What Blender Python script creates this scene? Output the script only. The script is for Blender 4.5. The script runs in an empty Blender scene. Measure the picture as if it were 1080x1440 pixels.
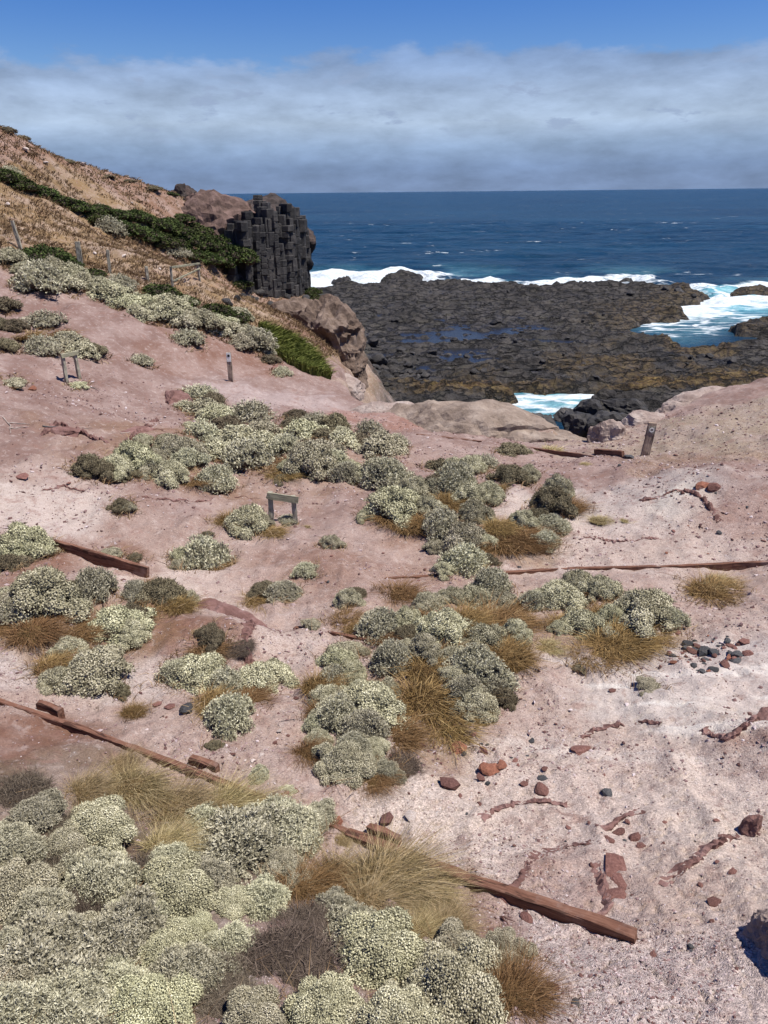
import bpy, math, random
import numpy as np
from mathutils import Matrix, Vector

rad = math.radians
SC = bpy.context.scene
COL = SC.collection
rng = np.random.default_rng(7)
random.seed(7)

# ------------------------------------------------------------------ camera
CAMZ = 16.0
F = 1040.0                      # focal length in photograph pixels (1080 x 1440)
cam_d = bpy.data.cameras.new('camera')
cam = bpy.data.objects.new('camera', cam_d)
COL.objects.link(cam)
cam_d.sensor_fit = 'VERTICAL'
cam_d.sensor_height = 36.0
cam_d.lens = 26.0
cam_d.clip_start = 0.1
cam_d.clip_end = 90000.0
CM = Matrix.Translation((0, 0, CAMZ)) @ Matrix.Rotation(rad(90 - 23.4), 4, 'X') @ Matrix.Rotation(rad(-0.58), 4, 'Z')
cam.matrix_world = CM
SC.camera = cam
RM = np.array(CM.to_3x3())

# ------------------------------------------------------------------ light
SUN_EL, SUN_AZ = 66.0, 104.0    # azimuth clockwise from +Y (the way the camera looks)
SUN_E = 5.0
SKY_S = 0.066
sc_az = rad(SUN_AZ)
sun_dir = Vector((math.sin(sc_az) * math.cos(rad(SUN_EL)), math.cos(sc_az) * math.cos(rad(SUN_EL)), math.sin(rad(SUN_EL))))
sd = bpy.data.lights.new('sun', 'SUN')
sd.energy = SUN_E
sd.angle = rad(0.5)
sd.color = (1.0, 0.955, 0.89)
so = bpy.data.objects.new('sun', sd)
COL.objects.link(so)
so.rotation_euler = (-sun_dir).to_track_quat('-Z', 'Y').to_euler()
so.location = (20, -20, 60)

world = bpy.data.worlds.new('World')
SC.world = world
world.use_nodes = True
SC.view_settings.view_transform = 'Standard'
SC.view_settings.look = 'None'
SC.view_settings.exposure = 0.5
SC.view_settings.gamma = 1.0
SC.view_settings.use_curve_mapping = False
SC.cycles.max_bounces = 5
SC.cycles.diffuse_bounces = 3
SC.cycles.glossy_bounces = 3
SC.cycles.use_adaptive_sampling = True
SC.cycles.adaptive_threshold = 0.02


class NT:
    """small node-tree writer"""
    def __init__(self, tree):
        self.t = tree
        tree.nodes.clear()

    def n(self, typ, ins=None, **kw):
        nd = self.t.nodes.new(typ)
        for k, v in kw.items():
            setattr(nd, k, v)
        for k, v in (ins or {}).items():
            s = nd.inputs[k]
            if isinstance(v, bpy.types.NodeSocket):
                self.t.links.new(v, s)
            else:
                s.default_value = v
        return nd

    def math(self, op, a, b=0.0, clamp=False):
        nd = self.n('ShaderNodeMath', operation=op, use_clamp=clamp)
        for i, v in enumerate((a, b)):
            if isinstance(v, bpy.types.NodeSocket):
                self.t.links.new(v, nd.inputs[i])
            else:
                nd.inputs[i].default_value = v
        return nd.outputs[0]

    def ramp(self, fac, stops, interp='LINEAR'):
        nd = self.n('ShaderNodeValToRGB', {'Fac': fac})
        cr = nd.color_ramp
        cr.interpolation = interp
        while len(cr.elements) > 1:
            cr.elements.remove(cr.elements[-1])
        for i, (p, c) in enumerate(stops):
            e = cr.elements[0] if i == 0 else cr.elements.new(p)
            e.position = p
            c = (c, c, c) if isinstance(c, (int, float)) else c
            e.color = (*c, 1)
        return nd.outputs[0]

    def mix(self, fac, a, b, blend='MIX'):
        nd = self.n('ShaderNodeMix', data_type='RGBA', blend_type=blend)
        nd.clamp_factor = True
        for s, v in ((nd.inputs[0], fac), (nd.inputs[6], a), (nd.inputs[7], b)):
            if isinstance(v, bpy.types.NodeSocket):
                self.t.links.new(v, s)
            elif isinstance(v, (int, float)):
                s.default_value = v
            else:
                s.default_value = (*v, 1)
        return nd.outputs[2]

    def noise(self, vec, scale, detail=4, rough=0.55, dist=0.0):
        ins = {'Scale': scale, 'Detail': detail, 'Roughness': rough, 'Distortion': dist}
        if vec is not None:
            ins['Vector'] = vec
        return self.n('ShaderNodeTexNoise', ins).outputs['Fac']

    def smooth(self, x, a, b):
        nd = self.n('ShaderNodeMapRange', {'Value': x, 'From Min': a, 'From Max': b}, interpolation_type='SMOOTHSTEP')
        return nd.outputs[0]


def build_world():
    N = NT(world.node_tree)
    sky = N.n('ShaderNodeTexSky', sky_type='NISHITA')
    sky.sun_disc = False
    sky.sun_elevation = rad(SUN_EL)
    sky.sun_rotation = rad(SUN_AZ)
    sky.altitude = 10
    sky.air_density = 1.0
    sky.dust_density = 0.3
    sky.ozone_density = 3.0
    hs = N.n('ShaderNodeHueSaturation', {'Hue': 0.522, 'Saturation': 1.46, 'Value': 1.2, 'Color': sky.outputs[0]})
    tc = N.n('ShaderNodeTexCoord')
    nrm = N.n('ShaderNodeVectorMath', {0: tc.outputs['Generated']}, operation='NORMALIZE')
    sep = N.n('ShaderNodeSeparateXYZ', {0: nrm.outputs[0]})
    el = N.math('MULTIPLY', N.math('ARCSINE', sep.outputs[2]), 57.2958)
    v1 = N.n('ShaderNodeVectorMath', {0: nrm.outputs[0], 1: (1, 1, 2.6)}, operation='MULTIPLY').outputs[0]
    v2 = N.n('ShaderNodeVectorMath', {0: nrm.outputs[0], 1: (1, 1, 3.4)}, operation='MULTIPLY').outputs[0]
    nA = N.noise(v1, 4.2, 7, 0.55, 0.2)
    nB = N.noise(v2, 9.0, 7, 0.6, 0.15)
    nC = N.noise(v1, 17.0, 5, 0.6, 0.2)
    # ragged top of the bank between about 7 and 10 degrees
    top = N.math('ADD', el, N.math('MULTIPLY', N.math('SUBTRACT', 0.5, nA), 7.5))
    top = N.math('ADD', top, N.math('MULTIPLY', N.math('SUBTRACT', 0.5, nC), 2.2))
    bank = N.math('SUBTRACT', 1.0, N.smooth(top, 7.7, 8.6))
    # brightness within the bank
    band = N.ramp(N.math('DIVIDE', el, 12.0), [(0.0, (0.14, 0.205, 0.35)), (0.13, (0.15, 0.22, 0.37)), (0.24, (0.205, 0.285, 0.43)), (0.36, (0.315, 0.40, 0.53)), (0.5, (0.28, 0.365, 0.51)), (0.68, (0.18, 0.265, 0.435)), (0.85, (0.165, 0.26, 0.46))])
    lum = N.math('ADD', 0.28, N.math('MULTIPLY', N.math('ADD', N.math('MULTIPLY', nB, 0.7), N.math('MULTIPLY', nC, 0.3)), 1.5))
    cl = N.mix(1.0, band, N.n('ShaderNodeCombineColor', {0: lum, 1: lum, 2: lum}).outputs[0], 'MULTIPLY')
    # small dark puffs floating in front of the bank
    puff = N.smooth(N.noise(N.n('ShaderNodeVectorMath', {0: nrm.outputs[0], 1: (1, 1, 3.2)}, operation='MULTIPLY').outputs[0], 13.0, 6, 0.62, 0.1), 0.56, 0.66)
    pw = N.math('MULTIPLY', N.smooth(el, 2.6, 4.2), N.math('SUBTRACT', 1.0, N.smooth(el, 6.4, 8.0)))
    cl = N.mix(N.math('MULTIPLY', N.math('MULTIPLY', puff, pw), 0.85), cl, (0.25, 0.32, 0.46))
    bg1 = N.n('ShaderNodeBackground', {'Color': hs.outputs[0], 'Strength': SKY_S})
    bg2 = N.n('ShaderNodeBackground', {'Color': cl, 'Strength': 0.93})
    mx = N.n('ShaderNodeMixShader', {0: N.math('MULTIPLY', bank, 0.96), 1: bg1.outputs[0], 2: bg2.outputs[0]})
    N.n('ShaderNodeOutputWorld', {0: mx.outputs[0]})


build_world()

# ------------------------------------------------------------------ numpy helpers
_TAB = np.random.default_rng(1234).random((256, 256))


def vnoise(x, y, seed=0):
    x = np.asarray(x, float) + seed * 17.31
    y = np.asarray(y, float) + seed * 9.77
    xi = np.floor(x).astype(int); yi = np.floor(y).astype(int)
    fx = x - xi; fy = y - yi
    fx = fx * fx * fx * (fx * (fx * 6 - 15) + 10); fy = fy * fy * fy * (fy * (fy * 6 - 15) + 10)
    a = _TAB[xi & 255, yi & 255]; b = _TAB[(xi + 1) & 255, yi & 255]
    c = _TAB[xi & 255, (yi + 1) & 255]; d = _TAB[(xi + 1) & 255, (yi + 1) & 255]
    return (a * (1 - fx) + b * fx) * (1 - fy) + (c * (1 - fx) + d * fx) * fy


def fbm(x, y, oct=4, seed=0, gain=0.5):
    s = 0; a = 1; t = 0
    for i in range(oct):
        s = s + a * vnoise(np.asarray(x) * 2 ** i, np.asarray(y) * 2 ** i, seed + i * 3)
        t += a; a *= gain
    return s / t                              # 0..1


def ridged(x, y, oct=4, seed=0):
    s = 0; a = 1; t = 0
    for i in range(oct):
        n = 1 - np.abs(2 * vnoise(np.asarray(x) * 2 ** i, np.asarray(y) * 2 ** i, seed + i * 5) - 1)
        s = s + a * n * n; t += a; a *= 0.55
    return s / t


def n3(P, scale, seed=0, oct=3):
    """cheap 3-d noise from three 2-d slices, -1..1"""
    P = P * scale
    return (fbm(P[:, 0], P[:, 1], oct, seed) + fbm(P[:, 1] + 31, P[:, 2], oct, seed + 1) + fbm(P[:, 2] + 57, P[:, 0], oct, seed + 2)) * (2 / 3) - 1


def sstep(x, a, b):
    t = np.clip((np.asarray(x, float) - a) / (b - a), 0, 1)
    return t * t * (3 - 2 * t)


def seg_dist(P, poly, closed=False):
    poly = np.asarray(poly, float)
    B = np.roll(poly, -1, 0) if closed else poly[1:]
    A = poly if closed else poly[:-1]
    best = np.full(len(P), 1e18)
    for a, b in zip(A, B):
        ab = b - a
        t = np.clip(((P - a) @ ab) / max(ab @ ab, 1e-12), 0, 1)
        d = P - (a + t[:, None] * ab)
        best = np.minimum(best, (d * d).sum(1))
    return np.sqrt(best)


def inside(P, poly):
    poly = np.asarray(poly, float)
    r = np.zeros(len(P), bool)
    x, y = P[:, 0], P[:, 1]
    j = len(poly) - 1
    for i in range(len(poly)):
        xi, yi = poly[i]; xj, yj = poly[j]
        c = ((yi > y) != (yj > y)) & (x < (xj - xi) * (y - yi) / (yj - yi + 1e-15) + xi)
        r ^= c
        j = i
    return r


def sdf(P, poly):
    d = seg_dist(P, poly, True)
    return np.where(inside(P, poly), d, -d)   # positive inside


def rays(u, v):
    u = np.asarray(u, float); v = np.asarray(v, float)
    c = np.stack([(u - 540) / F, (720 - v) / F, -np.ones_like(u)], -1)
    return c @ RM.T


def at(u, v, D):
    """point seen at photograph pixel (u, v) at depth D metres"""
    return np.array([0, 0, CAMZ]) + rays(u, v) * D


def on_z(u, v, z):
    r = rays(u, v)
    return np.array([0, 0, CAMZ]) + r * ((z - CAMZ) / r[..., 2])[..., None]


# ------------------------------------------------------------------ the land's height
CP = [
    (540,1440,4.0),(0,1440,3.9),(1080,1440,4.0),(540,1300,5.05),(100,1300,4.9),(900,1320,5.0),(1080,1300,4.9),
    (540,1150,6.5),(0,1100,6.2),(250,1085,6.9),(1080,1150,6.2),(50,990,7.7),(540,1000,8.3),(800,1000,8.3),(1060,1000,7.9),
    (0,880,9.3),(200,880,9.8),(540,880,10.3),(800,880,10.3),(1080,880,9.7),
    (540,790,12.5),(800,790,12.5),(1080,790,11.9),(220,800,12.0),(0,800,11.0),
    (398,735,14.2),(600,730,14.5),(850,720,14.7),(1080,700,14.0),(200,720,13.8),(0,720,12.9),
    (540,660,17.5),(800,650,18.2),(907,640,18.6),(1080,620,17.7),(300,680,16.0),(100,620,16.2),(0,600,16.0),
    (440,600,21.0),(560,610,21.2),(700,620,20.7),(830,637,19.5),(1000,580,21.7),(1080,545,23.2),
    (325,535,25.7),(250,560,22.3),(100,540,20.8),(0,520,20.0),(450,550,26.2),(500,575,25.0),
    (0,450,24),(100,450,24.8),(200,470,25.8),(300,480,28),(380,500,29.5),(450,525,30),
    (0,370,28),(110,375,30),(200,395,31.5),(262,402,33),(330,420,35),(400,450,39),(450,480,41),(478,510,41.5),
    (0,300,33.5),(100,320,36.5),(200,350,41),(290,402,47),(330,418,51),(365,430,53),(400,440,51),(438,428,57),(385,424,58.5),(345,418,56),(425,416,61.5),
    (0,240,38.5),(100,275,43),(200,310,48),(260,345,51),
    (0,180,44),(100,230,49),(200,262,55),(250,275,57),
]
cp = np.array(CP, float)
W = at(cp[:, 0], cp[:, 1], cp[:, 2][:, None])
extra = np.array([
    (0, 0, 12.6), (-6, 0, 13.4), (6, 0, 12.8), (0, -9, 14.0), (-14, -6, 16.5), (13, -6, 14.0), (-14, 4, 15.0), (-24, 8, 18.5), (-26, 22, 20), (-42, 30, 25),
    (13, 4, 12.2), (16, 12, 11.6), (20, 22, 11.5), (30, 26, 12.5), (30, 8, 13),
    (-34, 62, 17.0), (-24, 72, 14.0), (-16, 66, 12.5), (-11, 66, 9.5), (-8, 64, 8.3), (-50, 60, 19), (-60, 40, 26),
])
W = np.vstack([W, extra])


def tps_fit(P, z, lam=0.02):
    n = len(P)
    d2 = ((P[:, None] - P[None]) ** 2).sum(2)
    K = 0.5 * d2 * np.log(d2 + 1e-9)
    A = np.zeros((n + 3, n + 3))
    A[:n, :n] = K + lam * np.eye(n)
    A[:n, n] = 1; A[:n, n + 1:] = P
    A[n:, :n] = A[:n, n:].T
    return np.linalg.solve(A, np.r_[z, 0, 0, 0])


_S = 10.0
TP = W[:, :2] / _S
TW = tps_fit(TP, W[:, 2], 0.002)


def tps(P):
    out = np.empty(len(P))
    for s in range(0, len(P), 60000):
        Q = P[s:s + 60000] / _S
        d2 = ((Q[:, None] - TP[None]) ** 2).sum(2)
        K = 0.5 * d2 * np.log(d2 + 1e-9)
        out[s:s + 60000] = K @ TW[:-3] + TW[-3] + Q @ TW[-2:]
    return out


# edge of the land above the shore, in plan (from the headland round to the flat bench)
EDGE = np.vstack([
    [[-40, 90], [-14, 78]],
    at(np.array([436, 447, 470, 486, 486, 476, 470, 505, 560, 640, 700, 765, 805, 850, 880, 930, 985, 1080, 1250, 1600]),
       np.array([408, 420, 440, 465, 490, 515, 536, 566, 572, 572, 580, 600, 622, 610, 590, 585, 562, 541, 520, 480]),
       np.array([64, 57, 52, 47.5, 45, 42, 34, 27, 25.2, 24.6, 23.6, 22.6, 21.4, 21.6, 22.6, 23.5, 24.6, 25.5, 29, 36.])[:, None])[:, :2],
    [[80, 60]]])
LAND = np.vstack([EDGE, [[120, 40], [120, -60], [-120, -60], [-120, 110]]])

BUMPS = []   # (x, y, radius, height, power): mounds and hollows of the gully floor


def land_z(P, detail=True):
    z = tps(P)
    x, y = P[:, 0], P[:, 1]
    r = np.hypot(x, y)
    for bx, by, br, bh in BUMPS:
        d2 = ((x - bx) ** 2 + (y - by) ** 2) / br ** 2
        z = z + bh * np.exp(-d2 * 1.6)
    if detail:
        z = z + (fbm(x / 1.7, y / 1.7, 4, 3) - 0.5) * 0.34 * sstep(r, 2, 9)
        z = z + (ridged(x / 0.9 + 3, y / 1.3, 4, 8) - 0.45) * 0.13
        z = z + (fbm(x * 4, y * 4, 4, 12, .65) - 0.5) * 0.085
        sl = sstep(-x, 0, 3) * sstep(y, 10, 14)
        z = z + sl * (ridged(x / .5, y / .35, 4, 19) - .5) * .09
        rl = sstep(x, .5, 3) * sstep(y, 10, 7)
        z = z + rl * (ridged(x * .9 + y * .5, y * .35 - x * .1, 4, 23) - .5) * .10
        # broken crust: low steps across the floor
        q = fbm(x / 1.1 + 9, y / 0.7, 4, 15) * 9
        z = z + 0.035 * sstep(q % 1, 0.0, 0.12) * sstep(fbm(x / 2.5, y / 2.5, 3, 17), .45, .6)
        hill = sstep(-x - 0.0 - (r - 24) * 0.1, 2, 8) * sstep(r, 20, 30)
        z = z + hill * (ridged(x / 4.0, y / 4.0, 4, 21) - 0.45) * 0.55
        rb = sstep(x - 4.2, 0, 3) * sstep(y, 9, 12)
        z = z + rb * (ridged(x * 1.2, y * 1.2, 4, 33) - 0.4) * 0.12
    s = -sdf(P, LAND)                          # positive seaward
    wob = (fbm(x / 2.5, y / 2.5, 4, 40) - 0.5) * 2.4
    s2 = s + wob * sstep(s, -1.5, 1.0)
    drop = np.maximum(s2, 0)
    steep = 1.15 + 1.6 * sstep(fbm(x / 6, y / 6, 2, 55), 0.4, 0.6)
    z = z - steep * drop - 0.25 * sstep(s2, -0.3, 0.6)
    if detail:
        z = z + (ridged(x / 1.6, y / 1.6, 4, 60) - 0.5) * 0.8 * sstep(s2, -0.2, 1.5)
    return np.maximum(z, -2.5)


_DS = np.exp(np.linspace(math.log(2.2), math.log(120), 420))


def hit(u, v):
    """where the photograph's pixel meets the land"""
    r = rays(np.array(u, float), np.array(v, float))
    P = np.array([0, 0, CAMZ]) + _DS[:, None] * r
    g = P[:, 2] - land_z(P[:, :2])
    i = np.where(g < 0)[0]
    if len(i) == 0:
        return None
    a, b = _DS[max(i[0] - 1, 0)], _DS[i[0]]
    fine = np.linspace(a, b, 24)
    P = np.array([0, 0, CAMZ]) + fine[:, None] * r
    g = P[:, 2] - land_z(P[:, :2])
    j = np.where(g < 0)[0]
    k = j[0] if len(j) else 23
    return P[k], fine[k]


def gz(x, y):
    return float(land_z(np.array([[x, y]]))[0])


for (u, v, rr, hh) in [(300, 900, 1.0, .28), (120, 860, 1.3, .25), (600, 920, 1.6, .18), (640, 680, 2.2, .15), (830, 860, 1.1, .15), (345, 890, .5, .12),
                       (390, 870, 0.5, -.18), (240, 640, 2.2, .25), (430, 640, 1.6, .2), (1075, 1050, .55, .22), (1000, 690, 1.6, .35), (490, 805, .9, .16), (500, 1060, 1., .1)]:
    p, D = hit(u, v)
    BUMPS.append((p[0], p[1], rr, hh))


# ------------------------------------------------------------------ mesh helpers
def mesh_from(name, V, faces, smooth=False):
    """faces: int array (n,k) or a list of them"""
    me = bpy.data.meshes.new(name)
    V = np.asarray(V, np.float32)
    fl = faces if isinstance(faces, list) else [faces]
    fl = [np.asarray(f, np.int32) for f in fl if len(f)]
    me.vertices.add(len(V))
    me.vertices.foreach_set('co', V.ravel())
    nl = sum(f.size for f in fl)
    np_ = sum(len(f) for f in fl)
    me.loops.add(nl)
    me.polygons.add(np_)
    me.loops.foreach_set('vertex_index', np.concatenate([f.ravel() for f in fl]))
    tot = np.concatenate([np.full(len(f), f.shape[1], np.int32) for f in fl])
    st = np.r_[0, np.cumsum(tot)[:-1]].astype(np.int32)
    me.polygons.foreach_set('loop_start', st)
    me.polygons.foreach_set('loop_total', tot)
    me.polygons.foreach_set('use_smooth', np.full(np_, bool(smooth)))
    me.update(calc_edges=True)
    return me


def set_attr(me, name, val):
    val = np.asarray(val, np.float32)
    if val.ndim == 1:
        a = me.attributes.new(name, 'FLOAT', 'POINT')
        a.data.foreach_set('value', val)
    else:
        a = me.attributes.new(name, 'FLOAT_COLOR', 'POINT')
        c = np.ones((len(val), 4), np.float32); c[:, :3] = val[:, :3]
        a.data.foreach_set('color', c.ravel())


def link(name, data, mat=None, parent=None, loc=None, rot=None, scale=None):
    o = bpy.data.objects.new(name, data)
    COL.objects.link(o)
    if mat is not None and data is not None and not data.materials:
        data.materials.append(mat)
    if parent is not None:
        o.parent = parent
    if loc is not None:
        o.location = [float(c) for c in loc]
    if rot is not None:
        o.rotation_euler = rot
    if scale is not None:
        o.scale = scale if hasattr(scale, '__len__') else (scale,) * 3
    return o


def tag(o, label, cat, group=None):
    o['label'] = label
    o['category'] = cat
    if group:
        o['group'] = group
    return o


def setting(o, kind='structure', label=None, cat=None):
    o['kind'] = kind
    if label:
        o['label'] = label
    if cat:
        o['category'] = cat
    return o


def copy_tree(o, parent=None):
    c = o.copy()
    COL.objects.link(c)
    if parent is not None:
        c.parent = parent
    for ch in o.children:
        copy_tree(ch, c)
    return c


def polar(r0, r1, dr, a0, a1, da):
    nr = int(math.log(r1 / r0) / dr) + 1
    na = int((a1 - a0) / da) + 1
    R = np.exp(np.linspace(math.log(r0), math.log(r1), nr))
    A = np.linspace(a0, a1, na)
    rr, aa = np.meshgrid(R, A, indexing='ij')
    P = np.stack([rr * np.sin(aa), rr * np.cos(aa)], -1).reshape(-1, 2)
    i = np.arange(nr - 1)[:, None] * na + np.arange(na - 1)[None]
    Fq = np.stack([i, i + na, i + na + 1, i + 1], -1).reshape(-1, 4)
    return P, Fq


# ------------------------------------------------------------------ materials
def material(name):
    m = bpy.data.materials.new(name)
    m.use_nodes = True
    return m, NT(m.node_tree)


def finish(N, color, rough=0.9, bump=None, spec=0.3, bstr=0.4, bdist=0.02, **kw):
    ins = {'Base Color': color if isinstance(color, bpy.types.NodeSocket) else (*color, 1), 'Roughness': rough, 'Specular IOR Level': spec}
    ins.update(kw)
    if bump is not None:
        b = N.n('ShaderNodeBump', {'Height': bump, 'Strength': bstr, 'Distance': bdist})
        ins['Normal'] = b.outputs[0]
    p = N.n('ShaderNodeBsdfPrincipled', ins)
    N.n('ShaderNodeOutputMaterial', {0: p.outputs[0]})
    return p


def mat_land():
    m, N = material('land_soil')
    tc = N.n('ShaderNodeTexCoord')
    o = tc.outputs['Object']
    base = N.n('ShaderNodeAttribute', attribute_name='soil').outputs['Color']
    grit = N.n('ShaderNodeAttribute', attribute_name='grit').outputs['Fac']
    n1 = N.noise(o, 0.9, 6, 0.6)
    n2 = N.noise(o, 7.0, 6, 0.65)
    n3_ = N.noise(o, 60.0, 4, 0.7)
    vor = N.n('ShaderNodeTexVoronoi', {'Vector': o, 'Scale': 95.0, 'Randomness': 1.0})
    vor2 = N.n('ShaderNodeTexVoronoi', {'Vector': o, 'Scale': 34.0, 'Randomness': 1.0})
    c = N.mix(N.math('MULTIPLY', N.smooth(n1, 0.4, 0.65), 0.35), base, (0.40, 0.315, 0.28))
    c = N.mix(N.math('MULTIPLY', N.smooth(N.noise(o, 2.4, 7, 0.7, 0.6), 0.54, 0.66), 0.5), c, (0.21, 0.12, 0.095))
    c = N.mix(N.math('MULTIPLY', N.smooth(n2, 0.52, 0.7), 0.42), c, (0.17, 0.09, 0.07))
    c = N.mix(N.math('MULTIPLY', N.smooth(n2, 0.48, 0.3), 0.30), c, (0.50, 0.43, 0.39))
    sepv = N.n('ShaderNodeSeparateColor', {0: vor.outputs['Color']})
    g1 = N.math('MULTIPLY', N.smooth(sepv.outputs[0], 0.0, 1.0), 1.0)
    tone = N.ramp(g1, [(0, 0.58), (0.3, 0.85), (0.7, 1.08), (0.9, 1.3), (1, 1.5)])
    c = N.mix(N.math('MULTIPLY', grit, 0.85), c, N.mix(1.0, c, tone, 'MULTIPLY'))
    sepw = N.n('ShaderNodeSeparateColor', {0: vor2.outputs['Color']})
    dk = N.math('MULTIPLY', N.smooth(sepw.outputs[1], 0.86, 0.9), N.smooth(vor2.outputs['Distance'], 0.42, 0.3))
    c = N.mix(N.math('MULTIPLY', dk, N.math('MULTIPLY', grit, 0.7)), c, (0.15, 0.085, 0.075))
    lt = N.math('MULTIPLY', N.smooth(sepw.outputs[2], 0.93, 0.95), N.smooth(vor2.outputs['Distance'], 0.36, 0.26))
    c = N.mix(N.math('MULTIPLY', lt, N.math('MULTIPLY', grit, 0.7)), c, (0.60, 0.55, 0.52))
    h = N.math('ADD', N.math('MULTIPLY', n2, 2.2), N.math('MULTIPLY', n3_, 0.7))
    h = N.math('ADD', h, N.math('MULTIPLY', N.math('MULTIPLY', N.smooth(vor.outputs['Distance'], 0.6, 0.1), grit), 0.35))
    h = N.math('ADD', h, N.math('MULTIPLY', N.math('ADD', dk, lt), 0.4))
    finish(N, c, 0.95, h, 0.1, 1.0, 0.015)
    return m


def mat_rock(name, cols, scale=1.0, rough=0.9, bstr=0.8, bdist=0.05, spec=0.25, tint=True):
    m, N = material(name)
    tc = N.n('ShaderNodeTexCoord')
    o = tc.outputs['Object']
    oi = N.n('ShaderNodeObjectInfo')
    ov = N.n('ShaderNodeVectorMath', {0: o, 1: N.n('ShaderNodeVectorMath', {0: oi.outputs['Location'], 1: (0.37, 0.53, 0.71)}, operation='MULTIPLY').outputs[0]}, operation='ADD').outputs[0]
    a = N.noise(ov, 1.3 * scale, 7, 0.65)
    b = N.noise(ov, 9 * scale, 6, 0.7, 0.3)
    c = N.ramp(a, [(0.3, cols[0]), (0.5, cols[1]), (0.68, cols[2])])
    c = N.mix(N.math('MULTIPLY', N.smooth(b, 0.54, 0.72), 0.55), c, tuple(k * 0.45 for k in cols[0]))
    c = N.mix(N.math('MULTIPLY', N.smooth(b, 0.42, 0.28), 0.35), c, tuple(min(1, k * 1.35) for k in cols[2]))
    if tint:
        hv = N.n('ShaderNodeHueSaturation', {'Value': N.math('ADD', 0.7, N.math('MULTIPLY', oi.outputs['Random'], 0.6)), 'Color': c})
        c = hv.outputs[0]
    h = N.math('ADD', a, N.math('MULTIPLY', b, 0.6))
    h = N.math('ADD', h, N.math('MULTIPLY', N.noise(ov, 40 * scale, 3, 0.6), 0.2))
    finish(N, c, rough, h, spec, bstr, bdist)
    return m


def mat_foliage(name, lo, mid, hi, rough=0.85, var=0.42, sat=1.0):
    m, N = material(name)
    t = N.n('ShaderNodeAttribute', attribute_name='tint').outputs['Fac']
    oi = N.n('ShaderNodeObjectInfo')
    tc = N.n('ShaderNodeTexCoord')
    g = N.noise(tc.outputs['Object'], 2.2, 3, 0.6)
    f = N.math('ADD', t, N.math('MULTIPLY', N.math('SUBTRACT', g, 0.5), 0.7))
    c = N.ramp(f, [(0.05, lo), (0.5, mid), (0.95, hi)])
    hv = N.n('ShaderNodeHueSaturation', {'Hue': N.math('ADD', 0.484, N.math('MULTIPLY', oi.outputs['Random'], 0.026)), 'Saturation': sat,
                                         'Value': N.math('ADD', 1 - var / 2, N.math('MULTIPLY', oi.outputs['Random'], var)), 'Color': c})
    p = N.n('ShaderNodeBsdfPrincipled', {'Base Color': hv.outputs[0], 'Roughness': rough, 'Specular IOR Level': 0.15})
    N.n('ShaderNodeOutputMaterial', {0: p.outputs[0]})
    return m


def mat_wood(name, a, b, c, along='X', scale=1.0):
    m, N = material(name)
    tc = N.n('ShaderNodeTexCoord')
    st = {'X': (1.2, 16, 16), 'Z': (16, 16, 1.2)}[along]
    v = N.n('ShaderNodeVectorMath', {0: tc.outputs['Object'], 1: tuple(k * scale for k in st)}, operation='MULTIPLY').outputs[0]
    g = N.noise(v, 2.2, 6, 0.65, 0.4)
    w = N.noise(tc.outputs['Object'], 4.5, 5, 0.6)
    col = N.ramp(g, [(0.3, a), (0.5, b), (0.7, c)])
    col = N.mix(N.math('MULTIPLY', N.smooth(w, 0.5, 0.72), 0.6), col, tuple(k * 0.5 for k in a))
    col = N.mix(N.math('MULTIPLY', N.smooth(w, 0.46, 0.3), 0.4), col, tuple(min(1, k * 1.2) for k in c))
    dust = N.noise(tc.outputs['Object'], 2.1, 6, 0.7)
    col = N.mix(N.math('MULTIPLY', N.smooth(dust, 0.5, 0.66), 0.5), col, (.27, .20, .17))
    crk = N.noise(v, 1.1, 3, 0.5, 1.2)
    col = N.mix(N.math('MULTIPLY', N.smooth(crk, 0.57, 0.61), 0.7), col, tuple(k * 0.3 for k in a))
    finish(N, col, 0.85, N.math('ADD', g, N.math('MULTIPLY', w, 0.5)), 0.2, 0.7, 0.012)
    return m


def mat_plain(name, col, rough=0.8):
    m, N = material(name)
    tc = N.n('ShaderNodeTexCoord')
    g = N.noise(tc.outputs['Object'], 30, 4, 0.6)
    c = N.mix(N.math('MULTIPLY', N.smooth(g, 0.45, 0.7), 0.3), col, tuple(k * 0.6 for k in col))
    finish(N, c, rough)
    return m


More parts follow.
